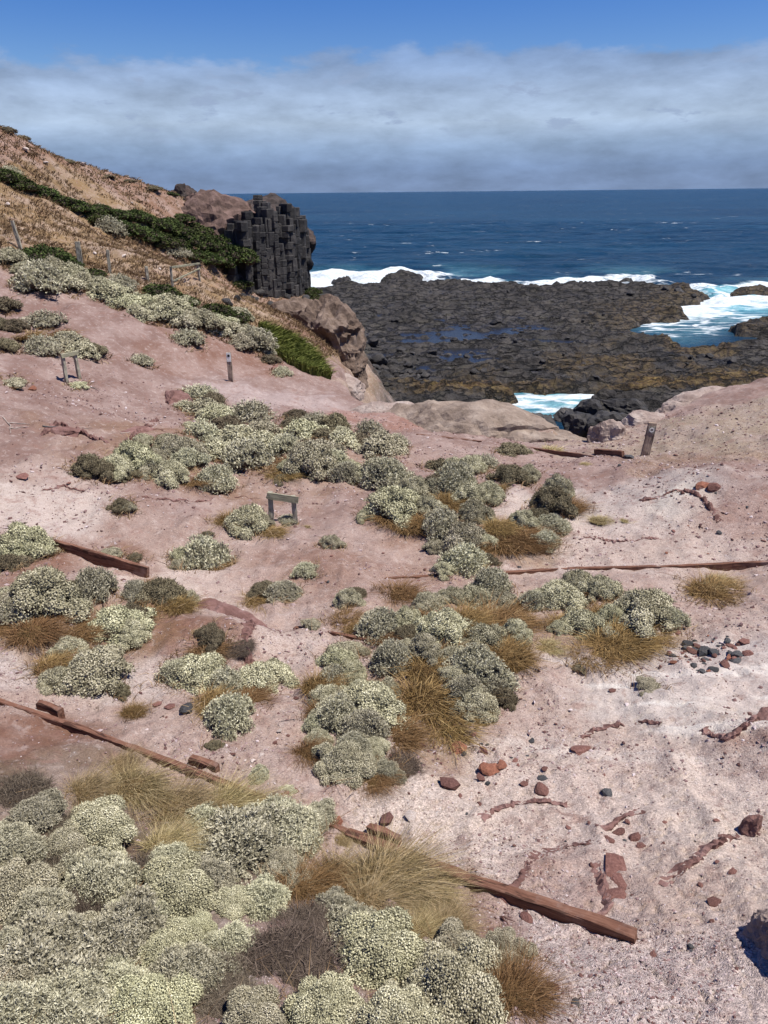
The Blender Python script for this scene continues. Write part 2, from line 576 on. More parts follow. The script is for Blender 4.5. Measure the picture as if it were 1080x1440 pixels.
M = {
    'land': mat_land(),
    'redrock': mat_rock('red_stone', [(.085, .040, .033), (.15, .070, .055), (.22, .115, .095)], 5, bdist=0.01),
    'rustrock': mat_rock('rust_stone', [(.13, .05, .032), (.20, .08, .048), (.27, .125, .08)], 5, bdist=0.01),
    'darkrock': mat_rock('dark_stone', [(.03, .03, .032), (.055, .054, .055), (.10, .095, .09)], 5, bdist=0.01),
    'palerock': mat_rock('pale_stone', [(.34, .26, .22), (.46, .38, .33), (.58, .52, .46)], 5, bdist=0.01),
    'tanrock': mat_rock('tan_outcrop_rock', [(.14, .102, .075), (.235, .18, .14), (.34, .275, .22)], 1.1, bdist=0.10, tint=False),
    'pinkrock': mat_rock('pink_outcrop_rock', [(.18, .13, .108), (.29, .225, .19), (.40, .335, .29)], 1.4, bdist=0.08, tint=False),
    'cliffrock': mat_rock('brown_cliff_rock', [(.07, .047, .034), (.14, .098, .072), (.24, .18, .14)], 1.0, bdist=0.16, tint=False),
    'cliffdark': mat_rock('dark_cliff_rock', [(.022, .019, .017), (.055, .042, .036), (.13, .09, .075)], 0.9, bdist=0.16, tint=False),
    'redbank': mat_rock('red_bank_rock', [(.10, .05, .04), (.17, .09, .075), (.25, .15, .13)], 3.0, bdist=0.03, tint=False),
    'basalt': mat_rock('basalt', [(.016, .015, .015), (.034, .031, .029), (.075, .066, .058)], 1.1, 0.75, bdist=0.10, spec=0.35),
    'cliffcap': mat_rock('cliff_cap_rock', [(.055, .036, .028), (.115, .073, .058), (.19, .125, .105)], 0.9, bdist=0.12, tint=False),
    'bud_y': mat_foliage('cushion_flower_yellow', (.12, .11, .066), (.38, .358, .225), (.66, .62, .425)),
    'bud_g': mat_foliage('cushion_flower_grey', (.115, .102, .062), (.395, .365, .24), (.69, .64, .46)),
    'leaf_s': mat_foliage('silver_leaf', (.10, .09, .055), (.335, .315, .21), (.63, .595, .425)),
    'bud_d': mat_foliage('dark_cushion_leaf', (.06, .05, .03), (.16, .132, .08), (.31, .275, .175)),
    'green': mat_foliage('green_shrub_leaf', (.022, .032, .009), (.055, .075, .020), (.11, .135, .042)),
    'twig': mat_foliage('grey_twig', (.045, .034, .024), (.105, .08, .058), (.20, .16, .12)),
    'straw': mat_foliage('straw_grass', (.10, .085, .035), (.29, .215, .10), (.50, .41, .235)),
    'brown': mat_foliage('brown_grass', (.07, .045, .018), (.19, .112, .042), (.35, .24, .11)),
    'redwood': mat_wood('red_timber', (.085, .038, .024), (.15, .07, .044), (.23, .125, .085)),
    'greywood': mat_wood('weathered_timber', (.16, .14, .105), (.29, .26, .20), (.42, .39, .31), 'Z'),
    'greyrail': mat_wood('weathered_rail', (.15, .14, .09), (.26, .245, .165), (.40, .38, .28), 'X'),
    'brownpost': mat_wood('brown_post', (.17, .12, .085), (.27, .20, .15), (.36, .28, .22), 'Z'),
    'white': mat_plain('white_panel', (.75, .73, .66)),
    'black': mat_plain('black_print', (.02, .02, .02)),
    'pebble': mat_rock('grit_stone', [(.11, .062, .052), (.21, .135, .12), (.38, .31, .29)], 8, bdist=0.01),
}

# ------------------------------------------------------------------ land
HILLZONE = np.array([hit(u, v)[0][:2] for u, v in [(3, 372), (60, 385), (130, 405), (200, 425), (280, 452), (345, 478), (400, 492), (440, 512), (470, 526)]] +
                    [[2, 60], [-10, 90], [-90, 90], [-90, 30]])


def build_land():
    P, Fq = polar(1.2, 118, 0.0052, rad(-50), rad(50), 0.0040)
    z = land_z(P)
    x, y = P[:, 0], P[:, 1]
    me = mesh_from('land', np.c_[P, z], Fq, True)
    n = len(P)
    pink = np.array([.315, .232, .21]); mauve = np.array([.172, .108, .099]); brown = np.array([.17, .113, .062]); rust = np.array([.165, .082, .058])
    pale = np.array([.50, .415, .385]); tan = np.array([.26, .19, .145]); grey = np.array([.44, .39, .385]); red = np.array([.19, .10, .082])
    c = np.tile(pink, (n, 1)); grit = np.full(n, 0.55)

    def blend(w, col, g=None):
        nonlocal c, grit
        w = np.clip(w, 0, 1)
        c[:] = c * (1 - w[:, None]) + col * w[:, None]
        if g is not None:
            grit[:] = grit * (1 - w) + g * w

    rag = fbm(x / 1.1, y / 1.1, 5, 70) - 0.5
    rag2 = fbm(x * 1.6, y * 1.6, 5, 77) - 0.5

    def spot(u, v, r, col, w=1.0, g=None, asp=1.0):
        h = hit(u, v)
        if h is None:
            return
        p = h[0]
        d = np.hypot((x - p[0]) / asp, y - p[1]) / r + rag * 1.0 + rag2 * 0.7
        blend(w * sstep(d, 1.1, 0.55), col, g)
    # near floor is gravelly and pale, the upper amphitheatre a redder mauve
    far = sstep(y + rag * 4, 10.5, 14.5)
    blend(far * 0.8, mauve, 0.3)
    blend(sstep(-x + rag * 3, 3, 8) * sstep(y, 8, 13) * 0.6, mauve, 0.3)
    blend(sstep(x + rag * 3, 1.5, 4.0) * sstep(y + rag * 3, 9.5, 6) * 0.9, pale, 0.75)
    for a in [(980, 960, 1.2, grey, .7, .35, 1.6), (700, 1120, 1.6, pale, .6, .9, 1.2), (850, 1400, 1.4, grey * np.array([1, .94, .95]), .75, 1.0), (600, 1200, 1.0, pale, .5, .95),
              (260, 815, 1.0, pale, .7, .5, 1.8), (400, 900, .8, pale, .5, .6, 1.2), (120, 930, .9, grey, .55, .8, 1.6), (60, 720, 1.0, grey, .5, .3, 1.2), (40, 690, 1.6, pale, .35, .4),
              (900, 700, 1.6, grey, .65, .6, 1.7), (960, 700, .8, np.array([.55, .52, .49]), .6, .5), (860, 760, 2.0, pale, .45, .8, 1.6), (760, 740, 1.2, pale, .4, .7),
              (1010, 640, 1.8, tan, .8, .9, 1.4), (1040, 600, 3.0, np.array([.27, .215, .175]), .9, .6, 1.8), (950, 650, 1.2, rust, .45, .9), (1050, 720, 1.2, red, .5, .9),
              (650, 640, 1.5, pink, .5, .2, 2.0), (300, 890, 1.0, rust, .8, .5, .8), (220, 870, .9, rust, .7, .5), (30, 800, .8, rust, .8, .5), (150, 790, .8, rust, .7, .5),
              (390, 560, 2.0, np.array([.34, .275, .28]), .7, .2, 1.5), (330, 500, 1.8, rust, .6, .4, 1.5), (480, 800, 1.3, rust, .45, .6, 1.6), (420, 780, 1.0, rust, .35, .6),
              (40, 1045, .7, rust * .9, .95, .3, 1.3), (150, 1180, 1.6, np.array([.13, .09, .065]), .9, .5, 1.2), (300, 1330, 1.5, np.array([.12, .09, .07]), .9, .5, 1.2), (60, 1380, 1.2, np.array([.11, .08, .06]), .9, .5),
              (450, 1300, .7, red, .7, .4), (640, 1290, .5, red, .6, .6), (720, 1400, .4, red, .5, .7), (600, 1000, 1.0, np.array([.20, .125, .075]), .8, .5), (640, 860, 1.0, np.array([.22, .14, .09]), .7, .5, 1.4),
              (850, 900, .7, np.array([.21, .135, .08]), .7, .5), (600, 740, 1.3, np.array([.22, .13, .095]), .6, .4), (720, 765, .9, np.array([.22, .14, .08]), .7, .4),
              (300, 650, 2.4, np.array([.21, .13, .09]), .6, .4, 1.8), (450, 640, 1.8, np.array([.22, .14, .10]), .6, .4), (120, 880, 1.0, np.array([.20, .12, .07]), .7, .5, 1.4),
              (540, 585, 1.4, red * 1.25, .7, .2, 2.0), (240, 510, 1.2, rust, .4, .3), (800, 1240, .5, red * .9, .5, .7), (1060, 1060, .5, red, .6, .6)]:
        spot(a[0], a[1], a[2], a[3], a[4], a[5], a[6] if len(a) > 6 else 1.0)
    # salt-pale wash lines on the smooth gravel
    h_ = hit(985, 965)[0]
    wl = sstep(fbm(x * .7 + y * .2, y * 6 + x * 1.6, 4, 85), .56, .68) * np.exp(-(((x - h_[0]) / 2.2) ** 2 + ((y - h_[1]) / 1.3) ** 2))
    blend(wl * .8, np.array([.62, .58, .57]), .3)
    # grassy brown hillside
    sh = sdf(P, HILLZONE)
    wh = sstep(sh + rag * 5, -0.5, 1.5)
    hc = brown[None] * (0.8 + 0.7 * fbm(x / 3, y / 3, 4, 91)[:, None])
    rd = sstep(fbm(x / 5, y / 5, 4, 95) + sstep(np.hypot(x, y), 42, 56) * .14, 0.52, 0.66)[:, None]
    hc = hc * (1 - rd) + np.array([.185, .108, .075]) * rd
    c[:] = c * (1 - wh[:, None]) + hc * wh[:, None]
    grit[:] = grit * (1 - wh) + 0.5 * wh
    # bare rock where the land breaks off to the shore
    s = -sdf(P, LAND)
    we = sstep(s + rag * 3, -0.4, 1.0)
    c[:] = c * (1 - we[:, None]) + tan * we[:, None]
    low = sstep(z + rag * 3, 5.0, 2.0) * sstep(s, 0.5, 3)
    c[:] = c * (1 - low[:, None]) + np.array([.045, .042, .04]) * low[:, None]
    grit[:] = np.clip(grit, 0, 1)
    c *= np.array([.955, .95, .865])
    set_attr(me, 'soil', c)
    set_attr(me, 'grit', grit)
    o = link('ground', me, M['land'])
    setting(o, 'structure', 'pink and mauve gravelly ground of the coastal gully and hillside', 'ground')


build_land()

# ------------------------------------------------------------------ shore platform and sea
def zpoly(pts, z):
    a = np.array(pts, float)
    return on_z(a[:, 0], a[:, 1], z)[:, :2]


PZ = 0.9
OUTER = zpoly([(380, 396), (445, 402), (500, 400), (560, 396), (640, 397), (700, 399), (760, 402), (830, 399), (900, 401), (960, 405), (1000, 412),
               (985, 420), (940, 424), (975, 432), (978, 440), (930, 445), (890, 452), (890, 462), (925, 466), (952, 474), (950, 482), (985, 486), (1020, 480), (1080, 476), (1200, 470), (1400, 468),
               (1500, 560), (1080, 600), (900, 640), (870, 590), (820, 572), (836, 556), (800, 553), (740, 555), (690, 556), (660, 590), (600, 600), (470, 600), (300, 520)], PZ)
ISLES = [zpoly([(1022, 452), (1050, 442), (1100, 440), (1200, 446), (1200, 468), (1080, 466), (1040, 462)], PZ),
         zpoly([(1030, 407), (1060, 404), (1085, 408), (1080, 413), (1040, 413)], PZ),
         zpoly([(870, 392), (890, 389), (900, 392), (885, 395)], PZ),
         zpoly([(470, 392), (490, 386), (500, 392), (485, 402)], PZ),
         zpoly([(530, 390), (560, 383), (590, 386), (592, 394), (560, 398)], PZ)]
RAMP = zpoly([(800, 600), (836, 556), (900, 540), (1080, 545), (1080, 640), (880, 640)], 0.6)
GAP = zpoly([(690, 552), (745, 553), (840, 555), (822, 565), (785, 573), (745, 574), (712, 565)], 0.1)


def plat_mask(P):
    m = sdf(P, OUTER)
    for I in ISLES:
        m = np.maximum(m, sdf(P, I))
    m = np.minimum(m, -sdf(P, GAP))
    x, y = P[:, 0], P[:, 1]
    return m + (fbm(x / 4, y / 4, 4, 101) - 0.5) * 4.0 + (fbm(x / 1.2, y / 1.2, 3, 103) - 0.5) * 1.4


def plat_z(P):
    x, y = P[:, 0], P[:, 1]
    m = plat_mask(P)
    z = -2.0 + 2.75 * sstep(m, -1.4, 1.0)
    rough = sstep(m, -0.5, 1.5)
    t = ridged(x / 9, y / 7, 4, 110)
    blocks = fbm(x / 5.0, y / 2.6, 4, 120)
    step = np.floor(blocks * 8) / 8 + 0.125 * sstep((blocks * 8) % 1, 0.8, 1.0)
    z = z + rough * ((t - 0.4) * 0.45 + (step - 0.45) * 1.9 + (ridged(x / 1.6, y / 1.0, 4, 130) - 0.45) * 0.6)
    # raised rim along the seaward edge, worn hollow with pools behind
    rim = np.exp(-((m - 3.5) / 3.0) ** 2) * sstep(y, 110, 125)
    z = z + rim * 0.55
    h = np.array([on_z(np.array(600.), np.array(478.), .5)[:2], on_z(np.array(680.), np.array(498.), .5)[:2], on_z(np.array(560.), np.array(440.), .5)[:2], on_z(np.array(760.), np.array(470.), .5)[:2]])
    for (hx, hy), rr in zip(h, (9, 7, 8, 6)):
        z = z - 0.30 * np.exp(-(((x - hx) / (rr * 1.5)) ** 2 + ((y - hy) / rr) ** 2)) * rough
    # ledge that overhangs the inlet
    led = np.exp(-(seg_dist(P, LEDGE) / 3.0) ** 2)
    z = z + led * 0.75 * rough
    return z


LEDGE = zpoly([(560, 540), (640, 545), (720, 550), (800, 552), (900, 542), (1000, 535), (1080, 525)], 1.3)
POOL = 0.33


def mat_platform():
    m, N = material('platform_basalt')
    tc = N.n('ShaderNodeTexCoord')
    o = tc.outputs['Object']
    alg = N.n('ShaderNodeAttribute', attribute_name='algae').outputs['Fac']
    wet = N.n('ShaderNodeAttribute', attribute_name='wet').outputs['Fac']
    a = N.noise(o, 0.35, 7, 0.65)
    b = N.noise(o, 2.0, 6, 0.7, 0.3)
    d = N.noise(o, 9.0, 4, 0.7)
    c = N.ramp(a, [(0.32, (.017, .015, .014)), (0.5, (.036, .032, .029)), (0.66, (.072, .063, .054))])
    c = N.mix(N.math('MULTIPLY', N.smooth(b, 0.52, 0.7), 0.6), c, (.020, .018, .017))
    c = N.mix(N.math('MULTIPLY', N.smooth(d, 0.56, 0.72), 0.4), c, (.12, .105, .09))
    c = N.mix(N.math('MULTIPLY', N.smooth(N.noise(o, 0.8, 5, 0.6), 0.52, 0.66), 0.3), c, (.075, .07, .045))
    ac = N.ramp(b, [(0.35, (.045, .022, .014)), (0.5, (.10, .062, .02)), (0.65, (.18, .125, .042))])
    c = N.mix(N.math('MULTIPLY', alg, N.smooth(N.math('ADD', b, N.math('MULTIPLY', alg, 0.3)), 0.45, 0.65)), c, ac)
    st = N.n('ShaderNodeVectorMath', {0: o, 1: (0.5, 1.0, 1.6)}, operation='MULTIPLY').outputs[0]
    crev = N.n('ShaderNodeTexVoronoi', {'Vector': N.n('ShaderNodeVectorMath', {0: st, 1: N.n('ShaderNodeCombineXYZ', {0: N.math('MULTIPLY', b, 1.6), 1: N.math('MULTIPLY', a, 2.5)}).outputs[0]}, operation='ADD').outputs[0], 'Scale': 0.75}, feature='DISTANCE_TO_EDGE').outputs['Distance']
    cv = N.smooth(crev, 0.09, 0.0)
    c = N.mix(N.math('MULTIPLY', cv, 0.8), c, (.008, .0075, .007))
    r = N.math('SUBTRACT', 0.85, N.math('MULTIPLY', wet, 0.35))
    h = N.math('ADD', N.math('ADD', a, N.math('MULTIPLY', b, 0.7)), N.math('MULTIPLY', d, 0.25))
    h = N.math('SUBTRACT', h, N.math('MULTIPLY', cv, 0.8))
    finish(N, c, r, h, 0.3, 1.0, 0.4)
    return m


def mat_sea():
    m, N = material('sea_water')
    tc = N.n('ShaderNodeTexCoord')
    o = tc.outputs['Object']
    fo = N.n('ShaderNodeAttribute', attribute_name='foam').outputs['Fac']
    ae = N.n('ShaderNodeAttribute', attribute_name='aerated').outputs['Fac']
    st = N.n('ShaderNodeVectorMath', {0: o, 1: (0.45, 1.0, 1.0)}, operation='MULTIPLY').outputs[0]
    w1 = N.noise(st, 0.10, 5, 0.6, 0.5)
    w2 = N.noise(st, 0.45, 6, 0.65, 0.3)
    w3 = N.noise(st, 2.2, 4, 0.65)
    big = N.noise(st, 0.012, 4, 0.55)
    deep = N.ramp(big, [(0.35, (.004, .024, .050)), (0.65, (.009, .043, .080))])
    deep = N.mix(N.math('MULTIPLY', N.smooth(w1, 0.45, 0.65), 0.5), deep, (.0025, .014, .032))
    c = N.mix(ae, deep, N.ramp(w2, [(0.35, (.05, .20, .27)), (0.65, (.20, .46, .50))]))
    vo = N.n('ShaderNodeTexVoronoi', {'Vector': N.n('ShaderNodeVectorMath', {0: st, 1: N.n('ShaderNodeCombineXYZ', {0: N.math('MULTIPLY', w2, 3.0), 1: N.math('MULTIPLY', w1, 6.0)}).outputs[0]}, operation='ADD').outputs[0], 'Scale': 0.42}, feature='DISTANCE_TO_EDGE').outputs['Distance']
    lace = N.smooth(vo, 0.16, 0.0)
    patch = N.math('ADD', N.math('MULTIPLY', w2, 0.55), N.math('MULTIPLY', lace, 0.35))
    f1 = N.smooth(N.math('ADD', N.math('ADD', N.math('MULTIPLY', w2, 0.5), N.math('MULTIPLY', w3, 0.35)), N.math('ADD', N.math('MULTIPLY', lace, 0.25), N.math('MULTIPLY', fo, 0.9))), 0.72, 1.05)
    # whitecaps far out
    cap = N.math('MULTIPLY', N.smooth(w1, 0.60, 0.68), N.smooth(w2, 0.57, 0.63))
    cap2 = N.math('MULTIPLY', N.smooth(N.noise(st, 0.035, 6, 0.68), 0.60, 0.64), N.smooth(w2, 0.56, 0.62))
    foam = N.math('MAXIMUM', f1, N.math('MULTIPLY', N.math('MAXIMUM', cap, cap2), 0.8))
    c = N.mix(foam, c, N.ramp(w3, [(0.32, (.40, .48, .51)), (0.62, (.70, .73, .73))]))
    h = N.math('ADD', N.math('MULTIPLY', w1, 5.0), N.math('ADD', N.math('MULTIPLY', w2, 1.6), N.math('MULTIPLY', w3, 0.35)))
    r = N.math('ADD', 0.3, N.math('MULTIPLY', foam, 0.6))
    finish(N, c, r, h, 0.07, 0.9, 0.8)
    return m


def mat_pool():
    m, N = material('pool_water')
    tc = N.n('ShaderNodeTexCoord')
    w = N.noise(tc.outputs['Object'], 3.0, 3, 0.5)
    finish(N, (.016, .016, .017), 0.2, w, 0.1, 0.5, 0.08)
    return m


def build_shore():
    P, Fq = polar(46, 175, 0.0036, rad(-34), rad(44), 0.0032)
    z = plat_z(P)
    m = plat_mask(P)
    keep = z > -1.6
    kf = keep[Fq].any(1)
    Fk = Fq[kf]
    used = np.zeros(len(P), bool); used[Fk.ravel()] = True
    idx = np.cumsum(used) - 1
    x, y = P[:, 0], P[:, 1]
    me = mesh_from('shore_platform', np.c_[P, z][used], idx[Fk], False)
    led = np.exp(-(seg_dist(P, LEDGE) / 3.2) ** 2)
    chan = zpoly([(900, 440), (960, 430), (1000, 410), (1080, 415), (1080, 445), (1020, 460), (960, 480), (900, 462)], 0)
    near_ch = np.exp(-(np.maximum(-sdf(P, chan), 0) / 7.0) ** 2)
    right = zpoly([(760, 560), (800, 530), (1000, 490), (1080, 500), (1200, 560), (900, 640)], .6)
    rt = np.exp(-(np.maximum(-sdf(P, right), 0) / 8.0) ** 2) * sstep(y, 55, 62) * 0.5
    alg = np.clip(led * sstep(x, -2, 6) * 0.75 + near_ch * 0.4 + rt * sstep(fbm(x / 5, y / 5, 3, 140), 0.4, 0.6), 0, 1) * sstep(y, 57, 60)
    set_attr(me, 'algae', alg[used])
    set_attr(me, 'wet', (sstep(z, 0.9, 0.3) * 0.9)[used])
    o = link('shore_platform', me, mat_platform())
    setting(o, 'structure', 'dark basalt shore platform with tide pools and ochre weed at its edges', 'rock platform')
    # pools: a level sheet that shows only where the rock dips below it
    c = on_z(np.array(640.), np.array(476.), POOL)[:2]
    a = np.linspace(0, 2 * math.pi, 49)[:-1]
    R = 1 + 0.15 * np.sin(3 * a + 1) + 0.08 * np.sin(7 * a)
    ring = np.c_[c[0] - 2 + 19 * R * np.cos(a), c[1] + 24 * R * np.sin(a), np.full(48, POOL)]
    V = np.vstack([[[c[0], c[1], POOL]], ring])
    T = np.array([[0, i + 1, (i + 1) % 48 + 1] for i in range(48)])
    po = link('tide_pool_water', mesh_from('tide_pool_water', V, T), mat_pool())
    setting(po, 'structure', 'still blue tide pool water lying in hollows of the basalt platform', 'water')
    # sea
    P1, F1 = polar(44, 520, 0.0042, rad(-48), rad(52), 0.0058)
    x, y = P1[:, 0], P1[:, 1]
    r = np.hypot(x, y)
    m = plat_mask(P1)
    d = np.maximum(-m, 0)
    open_sea = sstep(y, 105, 125)
    inlet = inside(P1, GAP) | (seg_dist(P1, GAP, True) < 2.5)
    swell = (fbm(x / 22, y / 9, 4, 150) - 0.5) * 1.5 * sstep(d, 1, 12) * open_sea + (fbm(x / 3, y / 2, 3, 155) - 0.5) * 0.25
    arms = fbm(x / 16, y / 12, 3, 160)
    brk = np.exp(-((d - 6 * arms * 1.6) / 3.4) ** 2) * open_sea
    z = swell + brk * 1.7 * fbm(x / 5, y / 2, 3, 162) * sstep(d, .1, 1.5)
    foam = np.clip(np.exp(-(d / (2.5 + 9 * sstep(arms, .45, .62))) ** 1.6) * 0.62 * open_sea + brk * 0.35, 0, 1)
    leftfoam = np.exp(-(np.hypot((x - on_z(np.array(480.), np.array(392.), 0)[0]) / 16, (y - 155) / 14)) ** 2)
    foam = np.clip(foam + leftfoam * 0.32, 0, 1)
    chan_in = sstep(sdf(P1, chan), -4, 2)
    foam = foam * (1 - chan_in) + chan_in * np.clip(0.33 * np.exp(-d / 5) + 0.5 * sstep(fbm(x / 7, y / 5, 3, 170), .42, .62) * sstep(y, 98, 112) + 0.12, 0, 1)
    foam = np.where(inlet, 0.36 + 0.6 * (fbm(x / 2, y / 2, 3, 172) - .5), foam)
    foam = np.where(~inlet & (y < 88), foam * 0.3, foam)
    aer = np.clip(sstep(d, 42, 6) * open_sea * 0.30 * sstep(arms, .35, .6) + chan_in * (0.25 + 0.75 * sstep(y, 96, 112)) + inlet * 0.8, 0, 1)
    V1 = np.c_[P1, z]
    # far ring out to the horizon
    nr = 60
    R2 = np.exp(np.linspace(math.log(520), math.log(60000), nr))
    na = int((rad(52) - rad(-48)) / 0.0058) + 1
    A2 = np.linspace(rad(-48), rad(52), na)
    rr, aa = np.meshgrid(R2[1:], A2, indexing='ij')
    V2 = np.stack([rr * np.sin(aa), rr * np.cos(aa), np.zeros_like(rr)], -1).reshape(-1, 3)
    n1 = len(V1)
    last = np.arange(n1 - na, n1)
    rows = np.vstack([last[None], n1 + np.arange((nr - 1) * na).reshape(nr - 1, na)])
    F2 = np.stack([rows[:-1, :-1], rows[1:, :-1], rows[1:, 1:], rows[:-1, 1:]], -1).reshape(-1, 4)
    fade = sstep(r, 520, 400)
    V1[:, 2] *= fade
    me = mesh_from('sea', np.vstack([V1, V2]), np.vstack([F1, F2]), True)
    set_attr(me, 'foam', np.r_[foam * fade, np.zeros(len(V2))])
    set_attr(me, 'aerated', np.r_[aer * fade, np.zeros(len(V2))])
    so_ = link('sea', me, mat_sea())
    setting(so_, 'structure', 'deep blue sea with white breakers reaching to the horizon', 'sea')


build_shore()


# ------------------------------------------------------------------ rocks
def ico(sub):
    import bmesh
    bm = bmesh.new()
    bmesh.ops.create_icosphere(bm, subdivisions=sub, radius=1.0)
    V = np.array([v.co[:] for v in bm.verts])
    Fi = np.array([[v.index for v in f.verts] for f in bm.faces])
    bm.free()
    return V, Fi


ICO = {s: ico(s) for s in (1, 2, 3, 4, 5)}


def rock_verts(sub, seed, planes=14, cut=(0.62, 0.95), rough=0.06, nscale=1.6):
    g = np.random.default_rng(seed)
    V, Fi = ICO[sub]
    n = g.normal(size=(planes, 3)); n /= np.linalg.norm(n, axis=1)[:, None]
    d = g.uniform(*cut, planes)
    dots = V @ n.T
    r = np.where(dots > 0.05, d / np.maximum(dots, 0.05), 9).min(1)
    r = np.minimum(r, 1.05)
    r = r * (1 + rough * n3(V + seed * 3.1, nscale, seed, 4))
    return V * r[:, None], Fi


ROCKS = {}
for mname in ('redrock', 'rustrock', 'darkrock', 'palerock'):
    L = []
    for k in range(5):
        V, Fi = rock_verts(2 if k < 3 else 1, 10 + k + len(mname) * 7, 11, (0.5, 0.95), 0.05)
        V = V * np.array([1, 0.8, 0.55]) if k % 2 else V * np.array([1, 0.72, 0.38])
        me = mesh_from('stone', V, Fi, False)
        me.materials.append(M[mname])
        L.append(me)
    ROCKS[mname] = L
BOULD = []
for k in range(5):
    V, Fi = rock_verts(3, 60 + k, 15, (0.6, 0.95), 0.10)
    me = mesh_from('boulder', V * np.array([1, .85, .65]), Fi, False)
    me.materials.append(M['basalt'])
    BOULD.append(me)


def unit_(a):
    return a / np.maximum(np.linalg.norm(a, axis=-1, keepdims=True), 1e-9)


def rid3(P, sc, seed):
    q = n3(P, sc, seed, 2)
    return 0.5 - np.abs(q) * 2.2 + (np.floor(n3(P, sc * 1.3, seed + 3, 2) * 4) / 4) * .6


def outcrop(name, u, v, D, size, mat, label, seed, rot=0, sub=5, rough=0.16, planes=12, sink=0.35, cat='rock', tilt=0.0, group=None, layers=0.0, crag=1.0):
    V, Fi = rock_verts(sub, seed, planes, (0.55, 0.98), rough, 2.0)
    V = V * (1 + 0.05 * n3(V, 7, seed + 5, 3)[:, None])
    V = V * np.array(size)
    nd = unit_(V / np.array(size) ** 2)
    ms = min(size)
    V = V + nd * (crag * ms * (.16 * rid3(V, .9 / ms, seed) + .09 * rid3(V, 2.6 / ms, seed + 9) + .04 * rid3(V, 7 / ms, seed + 4)))[:, None]
    if layers:
        V[:, :2] *= (1 + layers * np.sin(V[:, 2] * 9 / size[2] + 3 * n3(V, 1.2 / max(size), seed)))[:, None]
    me = mesh_from(name, V, Fi, False)
    p = at(float(u), float(v), D)
    o = link(name, me, M[mat], loc=(p[0], p[1], p[2] - sink * size[2]), rot=(tilt, 0, rot))
    return tag(o, label, cat, group)


outcrop('rock_outcrop', 632, 605, 23.2, (3.7, 1.8, 1.2), 'tanrock', 'long low tan rock hump beyond the pink saddle above the inlet', 3, -0.10, sink=0.25)
outcrop('rock_outcrop', 745, 620, 22.2, (1.7, 1.2, .85), 'tanrock', 'brown cracked end of the tan rock hump sloping to the dark shore', 4, -0.35, sink=0.3)
outcrop('rock_outcrop', 545, 590, 24.5, (2.0, 1.2, .7), 'pinkrock', 'smooth pinkish rock shoulder joining the tan rock hump', 5, 0.1, sink=0.35)
outcrop('rock_outcrop', 762, 632, 20.8, (1.0, .45, .30), 'pinkrock', 'small pinkish rock slab at the foot of the tan hump', 51, -0.1, sink=0.3, sub=4)
outcrop('rock_outcrop', 848, 618, 21.3, (.62, .6, .72), 'pinkrock', 'pitted grey pink rock knob with dark hollows by the carved sign post', 6, 0.4, sink=0.2, rough=0.5)
outcrop('rock_outcrop', 900, 600, 22.8, (1.1, .8, .55), 'pinkrock', 'pale rock slab rising behind the carved sign post', 7, 0.2, sink=0.25)
outcrop('rock_outcrop', 952, 588, 24.0, (.75, .7, .55), 'pinkrock', 'lumpy pale rock with a dark crack at the bench corner', 8, 1.0, sink=0.2, rough=0.35)
outcrop('rock_outcrop', 1040, 560, 25.0, (2.6, 1.2, .6), 'pinkrock', 'broad pale rock bench dropping away to the shore platform', 9, 0.25, sink=0.4)
outcrop('rock_outcrop', 1140, 556, 25.0, (2.2, 1.6, .9), 'pinkrock', 'pale rock shelf running on from the broad bench', 91, 0.2, sink=0.4, sub=4)
outcrop('rock_cliff', 462, 486, 46.0, (2.0, 3.2, 2.9), 'cliffrock', 'layered tan rock cliff standing over the basalt boulders', 11, 0.35, sink=0.2, rough=0.28, layers=.07, cat='cliff', crag=2.2)
outcrop('rock_cliff', 482, 470, 47.0, (1.1, 1.6, 1.7), 'cliffrock', 'jutting brown nose of the layered tan cliff', 111, 0.1, sink=0.1, rough=0.3, layers=.08, cat='cliff', crag=2.2)
outcrop('rock_cliff', 484, 510, 44.5, (1.0, 1.8, 1.6), 'cliffrock', 'undercut lower buttress of the layered tan cliff', 112, 0.5, sink=0.2, rough=0.3, layers=.08, cat='cliff', crag=2.2)
outcrop('rock_cliff', 440, 462, 47.5, (1.8, 1.8, 1.5), 'cliffrock', 'brown ribbed ledge on top of the layered tan cliff', 113, 0.9, sink=0.3, rough=0.3, layers=.08, cat='cliff', crag=2.2)
outcrop('rock_cliff', 425, 448, 51.0, (2.8, 3.0, 2.2), 'cliffrock', 'weathered brown rock shoulder below the black columns', 12, 0.2, sink=0.45, rough=0.25, layers=.05, cat='cliff', crag=2.0)
outcrop('rock_outcrop', 478, 540, 33.5, (1.3, 1.5, .7), 'pinkrock', 'pale gritty rock lip below the long green grass bank', 13, 0.5, sink=0.3, rough=.2, sub=4)
outcrop('earth_bank', 246, 562, 22.3, (.5, .95, .32), 'redbank', 'undercut red earth bank beside the pale bushes', 14, 0.3, sink=0.25, rough=.3, sub=4, cat='earth bank')
outcrop('earth_bank', 90, 607, 16.6, (.55, .3, .16), 'redbank', 'dark eroded ledge with roots on the bare mauve slope', 15, -0.2, sink=0.2, rough=.35, sub=4, cat='earth bank')
outcrop('earth_bank', 195, 612, 17.6, (.65, .3, .22), 'redbank', 'low eroded ledge with pale roots above the big bush clump', 16, 0.6, sink=0.25, rough=.35, sub=4, cat='earth bank')
outcrop('earth_bank', 1085, 1035, 7.4, (.42, .3, .22), 'redbank', 'jagged dark red ledge breaking out of the smooth gravel', 17, 0.5, sink=0.0, rough=.3, sub=4, cat='earth bank')
